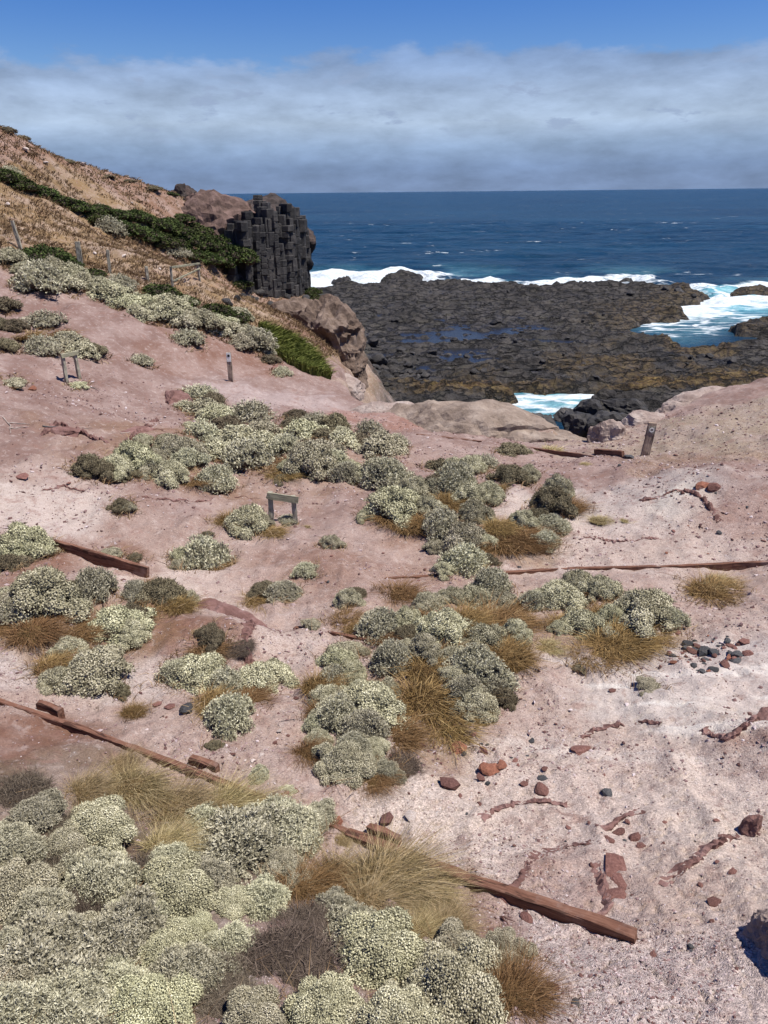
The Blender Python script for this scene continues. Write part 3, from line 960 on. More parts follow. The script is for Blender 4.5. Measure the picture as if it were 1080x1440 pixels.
outcrop('rock_outcrop', 1122, 1350, 4.55, (.24, .42, .42), 'pinkrock', 'rough reddish rock casting a black shadow on the gravel', 18, 0.2, sink=-0.1, rough=.35, sub=5, crag=2.2)
outcrop('earth_bank', 325, 880, 10.2, (.85, .45, .30), 'redbank', 'crumbling red earth bank behind the paired pale bushes', 19, -0.9, sink=0.35, rough=.3, sub=4, cat='earth bank')
outcrop('jagged_stone', 1056, 1172, 6.05, (.10, .075, .17), 'redbank', 'upright jagged dark stone throwing a short shadow', 24, .5, sub=4, rough=.4, planes=7, sink=-.2, cat='stone', tilt=.25)
for k, (u, v, D, s, r) in enumerate([(484, 392, 168, (3.0, 2.2, 2.6), .2), (555, 390, 160, (5.0, 2.2, 2.0), 0), (575, 391, 158, (3.5, 2, 1.6), 0)]):
    outcrop('sea_rock', u, v, D, s, 'tanrock', ['dark sea rock washed by the white breakers below the headland', 'low tan sea rock at the outer rim of the platform', 'stepped brown end of the tan sea rock at the rim'][k], 30 + k, r, sub=4, sink=0.35, rough=.25)
for (u_, v_, D_, s_, sd_) in [(800, 588, 56, (3.2, 1.8, 1.2), 141), (760, 596, 52, (2.6, 2.2, 1.5), 142), (835, 580, 56, (2.4, 2.0, 1.6), 143), (880, 575, 56, (4.5, 2.5, 1.4), 144), (730, 592, 54, (1.8, 1.6, 1.0), 145), (820, 602, 46, (2.6, 2.4, 1.8), 146), (860, 600, 44, (2.8, 2.0, 1.6), 147)]:
    outcrop('shore_rock', u_, v_, D_, tuple(.6 * q for q in s_), 'basalt', 'craggy black rock between the foaming inlet and the pale bench', sd_, .3 * sd_, sub=4, sink=.1, rough=.3, crag=1.6, group='black rocks below the bench')
outcrop('sea_rock', 878, 391, 172, (4, 2, 1.4), 'tanrock', 'small half drowned tan rock out in the surf', 37, 0, sub=4, sink=0.2)


def build_headland():
    root = link('basalt_headland', None, loc=at(400., 412., 61.0))
    tag(root, 'black columnar basalt headland standing above the red slope', 'headland')
    base = np.array(root.location)
    # weathered red mass behind and above the columns
    for nm, (u_, v_, D_), sz, sd_ in (('rock_cap', (358., 388., 66.0), (4.7, 5.5, 7.6), 77), ('rock_shoulder', (325., 336., 64.5), (4.4, 4.5, 4.1), 78), ('rock_slope', (290., 352., 59.5), (4.4, 3.6, 4.2), 80), ('rock_knob', (252., 296., 59.0), (1.7, 1.8, 1.5), 79)):
        V, Fi = rock_verts(5, sd_, 18, (0.72, 1.0), 0.14, 2.2)
        V = V * np.array(sz)
        V = V + unit_(V) * (.7 * rid3(V, .4, sd_) + .3 * rid3(V, 1.7, sd_ + 2) + .22 * rid3(V, 4.6, sd_ + 5))[:, None]
        V = V + at(u_, v_, D_) - base
        link(nm, mesh_from(nm, V, Fi, False), M['cliffcap'] if nm in ('rock_slope', 'rock_shoulder') else M['cliffdark'], root)
    g = np.random.default_rng(5)
    # face line in photograph terms: base and top of the columns from the near corner to the seaward end
    us = np.array([300, 318, 335, 352, 372, 392, 410, 424, 433])
    vb = np.array([398, 408, 416, 420, 422, 422, 420, 414, 404])
    vt = np.array([384, 366, 340, 316, 302, 303, 307, 312, 322])
    Ds = np.array([55.5, 56.2, 57, 58, 59, 60, 61, 62.3, 64.0])
    for k in range(13):
        t = (k + g.uniform(.1, .9)) / 13 * (len(us) - 1)
        f = lambda a: float(np.interp(t, np.arange(len(us)), a))
        q = g.uniform(.05, 1.0)
        V, Fi = rock_verts(4, 210 + k, 12, (.6, .98), .25, 2.2)
        V = V * np.array([g.uniform(.5, 1.0), g.uniform(.5, .8), g.uniform(.6, 1.3)])
        V = V + unit_(V) * (.22 * rid3(V, 1.1, 220 + k) + .12 * rid3(V, 3.2, 240 + k))[:, None]
        c_ = at(f(us), f(vb) * (1 - q) + f(vt) * q, f(Ds) + g.uniform(.0, .35))
        link('rock_bulge', mesh_from('rock_bulge', V, Fi, False), M['basalt'] if k % 3 else M['cliffdark'], root, loc=c_ - base)
    for row in range(3):
        n = 34
        for i in range(n):
            t = (i + 0.5 * (row % 2) + g.uniform(-.15, .15)) / n * (len(us) - 1)
            t = min(max(t, 0), len(us) - 1)
            f = lambda a: np.interp(t, np.arange(len(us)), a)
            D = f(Ds) + row * 0.75 + g.uniform(-.4, .4)
            b = at(f(us), f(vb), f(Ds)); top = at(f(us), f(vt) - row * 2, D)
            off = rays(f(us), 400.) * (row * 0.55 + g.uniform(-.4, .4))
            zt = top[2] + g.uniform(-.5, .2) - (2.2 if g.random() < .25 and row == 0 else 0) + .9 * math.sin(i * .7 + row) * .5 + row * 0.35
            zb = b[2] - 0.9 + row * .3
            nd = int(max(2, (zt - zb) / g.uniform(0.35, 1.1)))
            rc = g.uniform(.22, .50)
            ang = np.linspace(0, 2 * math.pi, 7)[:-1] + g.uniform(0, 1)
            VV, FF = [], []
            zz = np.sort(np.r_[zb, zb + (zt - zb) * (np.arange(1, nd) + g.uniform(-.2, .2, nd - 1)) / nd, zt])
            drift = g.uniform(-.35, .35, 2)
            for k in range(nd):
                sh = g.uniform(-.045, .045, 2) + drift * k / nd
                sc = rc * g.uniform(.86, 1.15)
                rr = sc * g.uniform(.75, 1.2, 6)
                for (zq, q) in ((zz[k] + .004, .94), (zz[k] + .05, 1.0 + g.uniform(-.06, .06)), (zz[k + 1] - .05, 1.0 + g.uniform(-.06, .06)), (zz[k + 1] - .003, .93)):
                    ring = np.c_[rr * q * np.cos(ang) + sh[0], rr * q * np.sin(ang) + sh[1], np.full(6, zq)]
                    VV.append(ring)
                s0 = k * 24
                for a_ in range(3):
                    for e in range(6):
                        FF.append((s0 + a_ * 6 + e, s0 + a_ * 6 + (e + 1) % 6, s0 + a_ * 6 + 6 + (e + 1) % 6, s0 + a_ * 6 + 6 + e))
                for q in ((0, 1, 2, 3), (3, 4, 5, 0)):
                    FF.append(tuple(s0 + 18 + w for w in q))
            VV = np.vstack(VV)
            pos = np.array([b[0] + off[0], b[1] + off[1], 0])
            VV[:, 2] -= zb
            me = mesh_from('column', VV, np.array(FF), False)
            p = pos - base; p[2] = zb - base[2]
            link('column', me, M['basalt'], root, loc=p)


build_headland()

# dark boulders at the foot of the tan cliff and on the platform
gB = np.random.default_rng(21)


def pz(x, y):
    return float(max(plat_z(np.array([[x, y]]))[0], land_z(np.array([[x, y]]))[0]))


def boulder(u, v, w, label, group):
    p = on_z(np.array(float(u)), np.array(float(v)), 0.9)
    D = np.dot(p - [0, 0, CAMZ], -RM[:, 2])
    s = w * D / F / 2
    o = link('boulder', BOULD[gB.integers(5)], loc=(p[0], p[1], pz(p[0], p[1]) + 0.25 * s), rot=(gB.uniform(-.2, .2), gB.uniform(-.2, .2), gB.uniform(0, 6)), scale=(s, s * gB.uniform(.8, 1.1), s * gB.uniform(.75, 1.1)))
    tag(o, label, 'boulder', group)


for k in range(46):
    u = gB.uniform(492, 600); v = gB.uniform(512, 556) - max(0, (u - 570)) * .2
    boulder(u, v, gB.choice([7, 9, 12, 15, 20], p=[.3, .3, .2, .13, .07]), 'black basalt boulder heaped under the layered tan cliff', 'basalt boulders below the tan cliff')
for (u, v, w) in [(508, 538, 30), (548, 536, 26), (524, 482, 22), (532, 510, 36), (575, 540, 18)]:
    boulder(u, v, w, 'big black basalt block at the foot of the layered tan cliff', 'basalt blocks below the tan cliff')
for k in range(120):
    u = gB.uniform(500, 1070); v = gB.uniform(402, 535)
    if plat_mask(on_z(np.array([u]), np.array([v]), .9)[:, :2])[0] > 2:
        boulder(u, v, gB.choice([6, 9, 13, 18], p=[.35, .35, .2, .1]), 'loose black basalt boulder lying out on the shore platform', 'boulders on the shore platform')
for k in range(14):
    p_, D_ = hit(gB.uniform(318, 432), gB.uniform(416, 440))
    s_ = gB.uniform(.18, .55)
    tag(link('boulder', BOULD[gB.integers(5)], loc=(p_[0], p_[1], p_[2] + .1), rot=(gB.uniform(-.4, .4), gB.uniform(-.4, .4), gB.uniform(0, 6)), scale=(s_, s_ * .9, s_)), 'fallen black block lying below the basalt columns', 'boulder', 'fallen blocks below the columns')
for (u, v, w) in [(826, 560, 14), (835, 566, 10), (690, 562, 12), (712, 574, 14), (782, 584, 12), (820, 575, 12)]:
    boulder(u, v, w, 'wet black rock at the edge of the foaming inlet', 'rocks edging the inlet')

# ------------------------------------------------------------------ plants
OCT_V = np.array([[1, 0, 0], [-1, 0, 0], [0, 1, 0], [0, -1, 0], [0, 0, 1], [0, 0, -1]], float)
OCT_F = np.array([[0, 2, 4], [2, 1, 4], [1, 3, 4], [3, 0, 4], [2, 0, 5], [1, 2, 5], [3, 1, 5], [0, 3, 5]])


def rand_rot(g, n):
    q = g.normal(size=(n, 4)); q /= np.linalg.norm(q, axis=1)[:, None]
    w, x, y, z = q.T
    return np.stack([np.stack([1 - 2 * (y * y + z * z), 2 * (x * y - z * w), 2 * (x * z + y * w)], -1),
                     np.stack([2 * (x * y + z * w), 1 - 2 * (x * x + z * z), 2 * (y * z - x * w)], -1),
                     np.stack([2 * (x * z - y * w), 2 * (y * z + x * w), 1 - 2 * (x * x + y * y)], -1)], 1)


def blobs(g, C, size, tv, tf, squash=1.0):
    n = len(C)
    R = rand_rot(g, n)
    T = np.einsum('nij,kj->nki', R, tv * np.array([1, 1, squash]))
    V = (C[:, None] + T * np.asarray(size).reshape(-1, 1, 1)).reshape(-1, 3)
    Fi = (tf[None] + (np.arange(n) * len(tv))[:, None, None]).reshape(-1, 3)
    return V, Fi


def unit(a):
    return a / np.maximum(np.linalg.norm(a, axis=-1, keepdims=True), 1e-9)


def leaves(g, C, Dr, ln, wd):
    """diamond leaves at C pointing along Dr"""
    n = len(C)
    Dr = unit(Dr)
    sd_ = unit(np.cross(Dr, g.normal(size=(n, 3))))
    nm = np.cross(Dr, sd_)
    ln = np.asarray(ln).reshape(-1, 1); wd = np.asarray(wd).reshape(-1, 1)
    a = C; b = C + Dr * ln * .5 + sd_ * wd; c = C + Dr * ln + nm * ln * .12; d = C + Dr * ln * .5 - sd_ * wd
    V = np.stack([a, b, c, d], 1).reshape(-1, 3)
    Fi = np.arange(n * 4).reshape(-1, 4)
    return V, Fi


def strips(g, A, B, C, w):
    """bent tapering ribbons A -> B -> C, two crossing faces thick enough to read from any side"""
    n = len(A)
    d = unit(C - A)
    s = unit(np.cross(d, g.normal(size=(n, 3))))
    w = np.asarray(w).reshape(-1, 1)
    V = np.stack([A - s * w, A + s * w, B + s * w * .8, B - s * w * .8, C + s * w * .12, C - s * w * .12], 1).reshape(-1, 3)
    o = np.arange(n)[:, None] * 6
    Fi = np.vstack([o + np.array([[0, 1, 2, 3]]), o + np.array([[3, 2, 4, 5]])])
    return V, Fi


def lobes_of(g, n, hgt, spread=0.8, r=(0.15, 0.30)):
    """overlapping small mounds on an uneven footprint"""
    ph = g.uniform(0, 6.28, 3)
    L = []
    for i in range(n):
        a = 2.399963 * i + g.uniform(-.45, .45)
        out = 1 + .16 * math.sin(2 * a + ph[0]) + .12 * math.sin(3 * a + ph[1]) + .08 * math.sin(5 * a + ph[2])
        q = math.sqrt((i + .3) / n)
        rr = g.uniform(*r) * (1.15 - .3 * q)
        z = hgt * (1 - .8 * q ** 2.2) * g.uniform(.82, 1.1) - rr * .85
        L.append((np.array([math.cos(a) * q * spread * out, math.sin(a) * q * spread * out, max(rr * .25, z)]), rr))
    for k in range(3):
        L.append((np.array([g.uniform(-.15, .15), g.uniform(-.15, .15), hgt * .3]), .45 * min(1, hgt + .3)))
    return L


def lobe_points(g, L, spacing, zmin=-0.02):
    P, Nn, I = [], [], []
    for i, (c, r) in enumerate(L):
        n = int(4 * math.pi * r * r / spacing ** 2 * 1.15)
        k = np.arange(n) + .5
        ph = np.arccos(1 - 2 * k / n); th = math.pi * (1 + 5 ** .5) * k + i
        d = np.stack([np.cos(th) * np.sin(ph), np.sin(th) * np.sin(ph), np.cos(ph)], 1)
        d = unit(d + g.normal(size=d.shape) * spacing / r * .28)
        wob = 1 + .10 * n3(d * 1.0 + i * 3.7, 1.7, i, 3)
        p = c + d * (r * wob)[:, None]
        ok = p[:, 2] > zmin
        for j, (c2, r2) in enumerate(L):
            if j != i:
                ok &= ((p - c2) ** 2).sum(1) > (r2 * .96) ** 2
        P.append(p[ok]); Nn.append(d[ok]); I.append(np.full(ok.sum(), i))
    return np.vstack(P), np.vstack(Nn), np.concatenate(I)


def cushion(seed, lod, style, hgt=0.75, nl=12):
    """unit-radius cushion bush: (crown mesh, stems mesh)"""
    g = np.random.default_rng(seed)
    L = lobes_of(g, nl, hgt)
    lt = g.uniform(-.14, .14, len(L) + 1)
    VV, FQ, FT, TI = [], [], [], []
    off = 0

    def add(V, Fi, t):
        nonlocal off
        VV.append(V); (FT if Fi.shape[1] == 3 else FQ).append(Fi + off); TI.append(t); off += len(V)
    if style == 'bud':
        sp = {0: .034, 1: .050, 2: .080}[lod]
        P, Nn, I = lobe_points(g, L, sp)
        keep = g.random(len(P)) < np.clip(.95 + Nn[:, 2] * 1.3, .05, 1) * np.where(P[:, 2] < .1, .5, 1) * sstep(fbm(P[:, 0] * 3, P[:, 1] * 3 + P[:, 2] * 2, 3, seed), .12, .27)
        P, Nn, I = P[keep], Nn[keep], I[keep]
        tv, tf = (ICO0 if lod == 0 else (OCT_V, OCT_F))
        sz = sp * g.uniform(.30, .56, len(P)) * (1.1 if lod else 1)
        P = P + Nn * g.uniform(-.02, .03, len(P))[:, None]
        V, Fi = blobs(g, P, sz, tv, tf, .85)
        t = np.clip(.42 + Nn[:, 2] * .2 + g.normal(0, .15, len(P)) + lt[I], 0, 1)  # heads lighter on top, darker below: soft shading put into the tint
        add(V, Fi, np.repeat(t, len(tv)))
        # silver leaves between the heads
        m = {0: 1.3, 1: .9, 2: .55}[lod]
        k = g.integers(0, len(P), int(len(P) * m))
        q = P[k] - Nn[k] * g.uniform(0.01, .08, len(k))[:, None] + g.normal(size=(len(k), 3)) * sp * .5
        V, Fi = leaves(g, q, Nn[k] + g.normal(size=(len(k), 3)) * .7, g.uniform(.05, .10, len(k)) * (1 + lod * .35), g.uniform(.006, .011, len(k)) * (1 + lod * .8))
        add(V, Fi, np.repeat(np.clip(g.normal(.25, .14, len(k)), 0, 1), 4))
    else:                                         # leafy silver sprigs
        sp = {0: .052, 1: .075, 2: .11}[lod]
        P, Nn, I = lobe_points(g, L, sp)
        keep = g.random(len(P)) < np.clip(.9 + Nn[:, 2] * 1.2, .06, 1) * sstep(fbm(P[:, 0] * 2.6, P[:, 1] * 2.6 + P[:, 2] * 2, 3, seed), .12, .28)
        P, Nn, I = P[keep], Nn[keep], I[keep]
        n = len(P); m = {0: 8, 1: 6, 2: 4}[lod]
        ax = unit(Nn * .7 + np.array([0, 0, .6]) + g.normal(size=(n, 3)) * .35)
        ln = g.uniform(.07, .15, n) * (1 + .25 * lod)
        C = (P - Nn * .03)[:, None] + ax[:, None] * (ln[:, None] * np.linspace(.05, 1, m)[None])[:, :, None]
        Dr = ax[:, None] * .8 + g.normal(size=(n, m, 3)) * .55
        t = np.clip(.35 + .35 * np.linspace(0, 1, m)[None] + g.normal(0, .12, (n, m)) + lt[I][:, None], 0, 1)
        V, Fi = leaves(g, C.reshape(-1, 3), Dr.reshape(-1, 3), g.uniform(.045, .085, n * m) * (1 + .3 * lod), g.uniform(.007, .013, n * m) * (1 + .6 * lod))
        add(V, Fi, np.repeat(t.ravel(), 4))
        k = g.random(n) < .22                      # a few heads at the tips
        tv, tf = (OCT_V, OCT_F)
        V, Fi = blobs(g, (P + ax * ln[:, None])[k], sp * .30, tv, tf)
        add(V, Fi, np.repeat(np.clip(g.normal(.75, .12, k.sum()), 0, 1), len(tv)))
    # felted leaves just under the tips, only on the upper sides of the mounds
    for i, (c, r) in enumerate(L):
        V0, F0 = ICO[2 if lod < 2 else 1]
        top = (V0[F0].mean(1)[:, 2] > .05)
        V = c + V0 * (r * (.90 + .10 * n3(V0 * 1.0 + i * 2.3, 4.0, i + seed, 2)))[:, None]
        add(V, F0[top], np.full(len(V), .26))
    crown = mesh_from('crown', np.vstack(VV), [np.vstack(f) for f in (FT, FQ) if f], False)
    set_attr(crown, 'tint', np.concatenate(TI))
    # woody inside: dark twiggy mass under the heads plus twigs running out to the lobes
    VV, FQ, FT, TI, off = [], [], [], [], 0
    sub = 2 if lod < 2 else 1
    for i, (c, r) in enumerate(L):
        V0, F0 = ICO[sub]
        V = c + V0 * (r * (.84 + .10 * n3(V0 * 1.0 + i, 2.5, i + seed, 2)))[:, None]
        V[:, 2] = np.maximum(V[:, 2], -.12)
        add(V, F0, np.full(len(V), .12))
    nt = {0: 800, 1: 300, 2: 60}[lod]
    j = g.integers(1, len(L), nt)
    cc = np.array([l[0] for l in L])[j]; rr = np.array([l[1] for l in L])[j]
    end = cc + unit(g.normal(size=(nt, 3)) * np.array([1, 1, .6])) * (rr * g.uniform(.8, 1.16, nt))[:, None]
    end[:, 2] = np.maximum(end[:, 2], .02)
    st = np.c_[g.normal(0, .18, (nt, 2)), np.full(nt, -.04)]
    mid = (st + end) / 2 + g.normal(size=(nt, 3)) * .07
    V, Fi = strips(g, st, mid, end, g.uniform(.006, .012, nt) * (1 + lod * .4))
    add(V, Fi, np.repeat(g.uniform(.3, .9, nt), 6))
    stems = mesh_from('stems', np.vstack(VV), [np.vstack(f) for f in (FT, FQ) if f], False)
    set_attr(stems, 'tint', np.concatenate(TI))
    crown.materials.append(M['bud_y']); stems.materials.append(M['twig'])
    return crown, stems


_ph = (1 + 5 ** .5) / 2
_iv = np.array([(-1, _ph, 0), (1, _ph, 0), (-1, -_ph, 0), (1, -_ph, 0), (0, -1, _ph), (0, 1, _ph), (0, -1, -_ph), (0, 1, -_ph), (_ph, 0, -1), (_ph, 0, 1), (-_ph, 0, -1), (-_ph, 0, 1)]) / math.sqrt(1 + _ph * _ph)
_if = np.array([(0, 11, 5), (0, 5, 1), (0, 1, 7), (0, 7, 10), (0, 10, 11), (1, 5, 9), (5, 11, 4), (11, 10, 2), (10, 7, 6), (7, 1, 8), (3, 9, 4), (3, 4, 2), (3, 2, 6), (3, 6, 8), (3, 8, 9), (4, 9, 5), (2, 4, 11), (6, 2, 10), (8, 6, 7), (9, 8, 1)])
ICO0 = (_iv, _if)

CUSH = {}
for lod, cnt in ((0, 2), (1, 4), (2, 4)):
    for style in ('bud', 'leaf'):
        n = cnt if style == 'bud' else (2 if lod == 0 else 3)
        CUSH[(lod, style)] = [cushion(100 * lod + 7 * k + (3 if style == 'leaf' else 0), lod, style, .62 + .11 * (k % 3), 20 + 6 * (k % 3)) for k in range(n)]


def shrub(seed, lod):
    """unit-radius dense green shrub"""
    g = np.random.default_rng(seed)
    L = lobes_of(g, 20, .7, .76, (.18, .34))
    P, Nn, I = lobe_points(g, L, .055 if lod else .045)
    n = len(P)
    P = P + Nn * g.uniform(-.06, .05, n)[:, None]
    V, Fi = leaves(g, P, Nn * .6 + g.normal(size=(n, 3)) * .7 + np.array([0, 0, .4]), g.uniform(.07, .14, n), g.uniform(.022, .042, n))
    crown = mesh_from('crown', V, Fi, False)
    lt = g.uniform(-.2, .2, len(L))
    set_attr(crown, 'tint', np.repeat(np.clip(g.normal(.45, .2, n) + lt[I], 0, 1), 4))
    crown.materials.append(M['green'])
    VV, FT, off = [], [], 0
    for i, (c, r) in enumerate(L):
        V0, F0 = ICO[2]
        V = c + V0 * r * .86
        VV.append(V); FT.append(F0 + off); off += len(V)
    nt = 60
    cc = np.array([l[0] for l in L])[g.integers(0, len(L), nt)]
    st = np.c_[g.normal(0, .15, (nt, 2)), np.full(nt, -.1)]
    V, Fq = strips(g, st, (st + cc) / 2 + g.normal(size=(nt, 3)) * .05, cc, np.full(nt, .02))
    VV.append(V)
    stems = mesh_from('stems', np.vstack(VV), [np.vstack(FT), Fq + off], False)
    set_attr(stems, 'tint', np.full(off + len(V), .1))
    stems.materials.append(M['twig'])
    return crown, stems


SHRUB = [shrub(300 + k, 1) for k in range(4)]


def tussock(seed, nb, h=1.0, lean=.8, w=.012, wind=(.25, .0)):
    """unit-radius grass tussock"""
    g = np.random.default_rng(seed)
    a = g.uniform(0, 2 * math.pi, nb); q = np.sqrt(g.random(nb)) * .62
    A = np.c_[q * np.cos(a), q * np.sin(a), np.full(nb, -.05)]
    ln = h * g.uniform(.3, 1.1, nb)
    out = np.c_[np.cos(a), np.sin(a)] * (q * lean + g.normal(0, .3, nb))[:, None] + g.normal(0, .28, (nb, 2)) + np.array(wind)
    B = A + np.c_[out * .35 * ln[:, None], ln * .62]
    C = A + np.c_[out * 1.05 * ln[:, None], ln * g.uniform(.55, .95, nb)]
    V, Fi = strips(g, A, B, C, w * g.uniform(.6, 1.4, nb))
    me = mesh_from('blades', V, Fi, False)
    set_attr(me, 'tint', np.repeat(np.clip(g.normal(.5, .22, nb), 0, 1), 6))
    me.materials.append(M['brown'])
    # thatch: matted dead base
    V0, F0 = ICO[3]
    Vt = V0 * np.array([.66, .66, .34 * h]) * (1 + .25 * n3(V0, 3, seed, 3))[:, None]
    Vt[:, 2] = np.maximum(Vt[:, 2], -.1)
    th = mesh_from('thatch', Vt, F0, False)
    set_attr(th, 'tint', np.full(len(Vt), .15))
    th.materials.append(M['brown'])
    return me, th


TUSS = {0: [tussock(400 + k, 3000, .95, 1.3, .0052, (.45, -.1)) for k in range(3)], 1: [tussock(410 + k, 2200, .85, 1.1, .0075, (.3, -.1)) for k in range(3)], 2: [tussock(420 + k, 700, .85, .9, .016) for k in range(2)]}


def brush(seed, nb):
    """unit-radius tangle of dead grey-brown twigs"""
    g = np.random.default_rng(seed)
    a = g.uniform(0, 2 * math.pi, nb); q = np.sqrt(g.random(nb)) * .9
    A = np.c_[q * np.cos(a), q * np.sin(a), .30 * (1 - q ** 2) * g.random(nb)]
    d = unit(np.c_[g.normal(0, 1, (nb, 2)), np.abs(g.normal(0, .45, nb))])
    ln = g.uniform(.2, .55, nb)[:, None]
    B = A + d * ln * .5 + g.normal(size=(nb, 3)) * .04
    C = B + unit(d + g.normal(size=(nb, 3)) * .5) * ln * .5
    C[:, 2] = np.clip(C[:, 2], .0, .6)
    V, Fi = strips(g, A, B, C, g.uniform(.003, .009, nb))
    me = mesh_from('twigs', V, Fi, False)
    set_attr(me, 'tint', np.repeat(np.clip(g.normal(.5, .25, nb), 0, 1), 6))
    me.materials.append(M['twig'])
    V0, F0 = ICO[3]
    Vt = V0 * np.array([.86, .86, .30]) * (1 + .25 * n3(V0, 3, seed, 3))[:, None]
    Vt[:, 2] = np.maximum(Vt[:, 2], -.1)
    th = mesh_from('litter', Vt, F0, False)
    set_attr(th, 'tint', np.full(len(Vt), .12))
    th.materials.append(M['twig'])
    return me, th


BRUSH = [brush(500 + k, 7000) for k in range(2)]
gP = np.random.default_rng(99)


def set_mat(o, key):
    o.material_slots[0].link = 'OBJECT'
    o.material_slots[0].material = M[key]


def size_word(r, lo=.22, hi=.5):
    return 'small' if r < lo else ('large' if r > hi else 'medium')


TONE = {'y': ('bud', 'bud_y', 'yellow green'), 'g': ('bud', 'bud_g', 'grey green'), 's': ('leaf', 'leaf_s', 'silvery leafed'), 'd': ('bud', 'bud_d', 'dull brown')}
SKIRT = []
PLANTS = []
SHORT = {'y': 'a yellowish bush', 'g': 'a grey bush', 's': 'a silvery bush', 'd': 'a brown bush', 'G': 'a green shrub', 'T': 'straw grass', 'B': 'brown grass', 'X': 'dead twigs'}


def plant_at(u, v, w, kind, place, group, hs=1.0, at_d=None):
    """kind: tone letters of TONE, G green shrub, T straw tussock, B brown tussock, X dead brush; (u, v) is the foot nearest the viewer"""
    h = hit(u, v) if at_d is None else (at(float(u), float(v), at_d), at_d)
    if h is None:
        return
    p, D = h
    r = w * D / F / 2
    d = unit(np.array([p[0], p[1]]))
    x, y = p[0] + d[0] * r * .55, p[1] + d[1] * r * .55
    z = gz(x, y) if at_d is None else p[2]
    rz = gP.uniform(0, 6.28)
    if kind in 'ygsdB' and D < 30:
        SKIRT.append((x, y, r))
    if kind in TONE and w >= 54 and 7.6 < D < 27 and at_d is None and place and not place.startswith('*'):
        for _ in range(1 if w < 62 else 2):
            aa = gP.uniform(-.5, 3.6)
            plant_at(u + math.cos(aa) * w * .52, v - math.sin(aa) * w * .22, w * gP.uniform(.42, .62), gP.choice(list('ggysd')), '*' + place, group, hs)
    place = place.lstrip('*')
    lod = 0 if D < 7.4 else (1 if D < 17 else 2)
    if kind in TONE: r *= (1.2 if lod == 0 else 1.26) if lod < 2 else 1.34
    if kind == 'X': r *= 1.05; hs *= .6
    if kind in TONE: hs *= (1.1, 1.28, 1.02)[lod]
    if kind == 'G': r *= 1.35
    if kind == 'B': r *= 1.25; hs *= .8
    if kind == 'T': r *= .95; hs *= .62
    sx = r * 1.06
    if kind in TONE:
        style, mk, tone = TONE[kind]
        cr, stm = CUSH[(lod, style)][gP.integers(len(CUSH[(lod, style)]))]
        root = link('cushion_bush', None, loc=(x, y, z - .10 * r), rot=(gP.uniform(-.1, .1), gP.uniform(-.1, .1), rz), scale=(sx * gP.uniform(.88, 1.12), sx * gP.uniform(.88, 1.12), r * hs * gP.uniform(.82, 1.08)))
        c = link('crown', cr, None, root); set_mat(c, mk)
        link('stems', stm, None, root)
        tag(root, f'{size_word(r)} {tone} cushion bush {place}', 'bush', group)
    elif kind == 'G':
        cr, stm = SHRUB[gP.integers(4)]
        root = link('green_shrub', None, loc=(x, y, z - .12 * r), rot=(0, 0, rz), scale=(sx, sx, r * hs))
        link('crown', cr, None, root); link('stems', stm, None, root)
        tag(root, f'{size_word(r, .6, 1.1)} dark green coastal shrub {place}', 'shrub', group)
    elif kind in 'TB':
        me, th = TUSS[lod][gP.integers(len(TUSS[lod]))]
        root = link('grass_tussock', None, loc=(x, y, z - .03 * r), rot=(0, 0, gP.uniform(-.6, .6)), scale=(sx, sx * gP.uniform(.8, 1.1), r * hs * gP.uniform(.8, 1.1)))
        b = link('blades', me, None, root); set_mat(b, 'straw' if kind == 'T' else 'brown')
        link('thatch', th, None, root)
        tag(root, f'{size_word(r)} tussock of {"straw yellow" if kind == "T" else "brown"} dry grass {place}', 'grass tussock', group)
    else:
        me, th = BRUSH[gP.integers(2)]
        root = link('dead_brush', None, loc=(x, y, z - .02), rot=(0, 0, rz), scale=(sx, sx, r * hs * 1.35))
        link('twigs', me, None, root); link('litter', th, None, root)
        tag(root, f'{size_word(r)} tangle of dead grey twigs {place}', 'dead brush', group)
    PLANTS.append((x, y, r, kind, root))


def zone(place, group, items):
    for it in items:
        plant_at(it[0], it[1], it[2], it[3], place, group, *(it[4:] or ()))


zone('below the long red timber edging', 'plants below the long timber edging', [
    (143, 1195, 105, 'g'), (52, 1165, 70, 's'), (25, 1135, 90, 'X', 1.4), (150, 1275, 120, 's'), (70, 1250, 110, 'X', 1.6), (20, 1290, 120, 'g'), (255, 1295, 130, 'y'), (335, 1225, 150, 's'), (290, 1170, 60, 's'),
    (400, 1190, 100, 's'), (440, 1170, 60, 's', .8), (205, 1240, 70, 'X', 1.5), (75, 1420, 180, 's'), (165, 1370, 130, 's'), (235, 1370, 100, 'y'), (325, 1350, 70, 's'), (370, 1290, 80, 's'),
    (15, 1370, 90, 's'), (205, 1465, 130, 'y'), (110, 1470, 120, 's'), (20, 1475, 130, 's'), (360, 1475, 110, 'g'), (455, 1465, 120, 'y'), (400, 1395, 150, 'X', .7), (300, 1420, 110, 'X', 1.2), (430, 1340, 110, 'X', .7), (110, 1310, 90, 'X', 1.7),
    (120, 1130, 70, 'T'), (190, 1130, 110, 'T'), (245, 1160, 110, 'T'), (310, 1160, 100, 'T'), (365, 1160, 80, 'T'), (235, 1210, 80, 'T'), (170, 1090, 60, 'T', .7)])
zone('below the long red timber edging', 'plants below the long timber edging', [
    (100, 1215, 80, 'g'), (200, 1320, 90, 's'), (120, 1350, 90, 'g'), (60, 1320, 100, 's'), (290, 1260, 80, 's'), (270, 1400, 90, 's'), (330, 1290, 70, 'g'), (170, 1420, 100, 's'), (10, 1210, 80, 's'), (400, 1235, 70, 'g'), (330, 1440, 90, 'X', .7), (270, 1330, 60, 'y'), (90, 1180, 60, 'X', 1.6), (240, 1225, 70, 's'), (30, 1430, 110, 'g')])
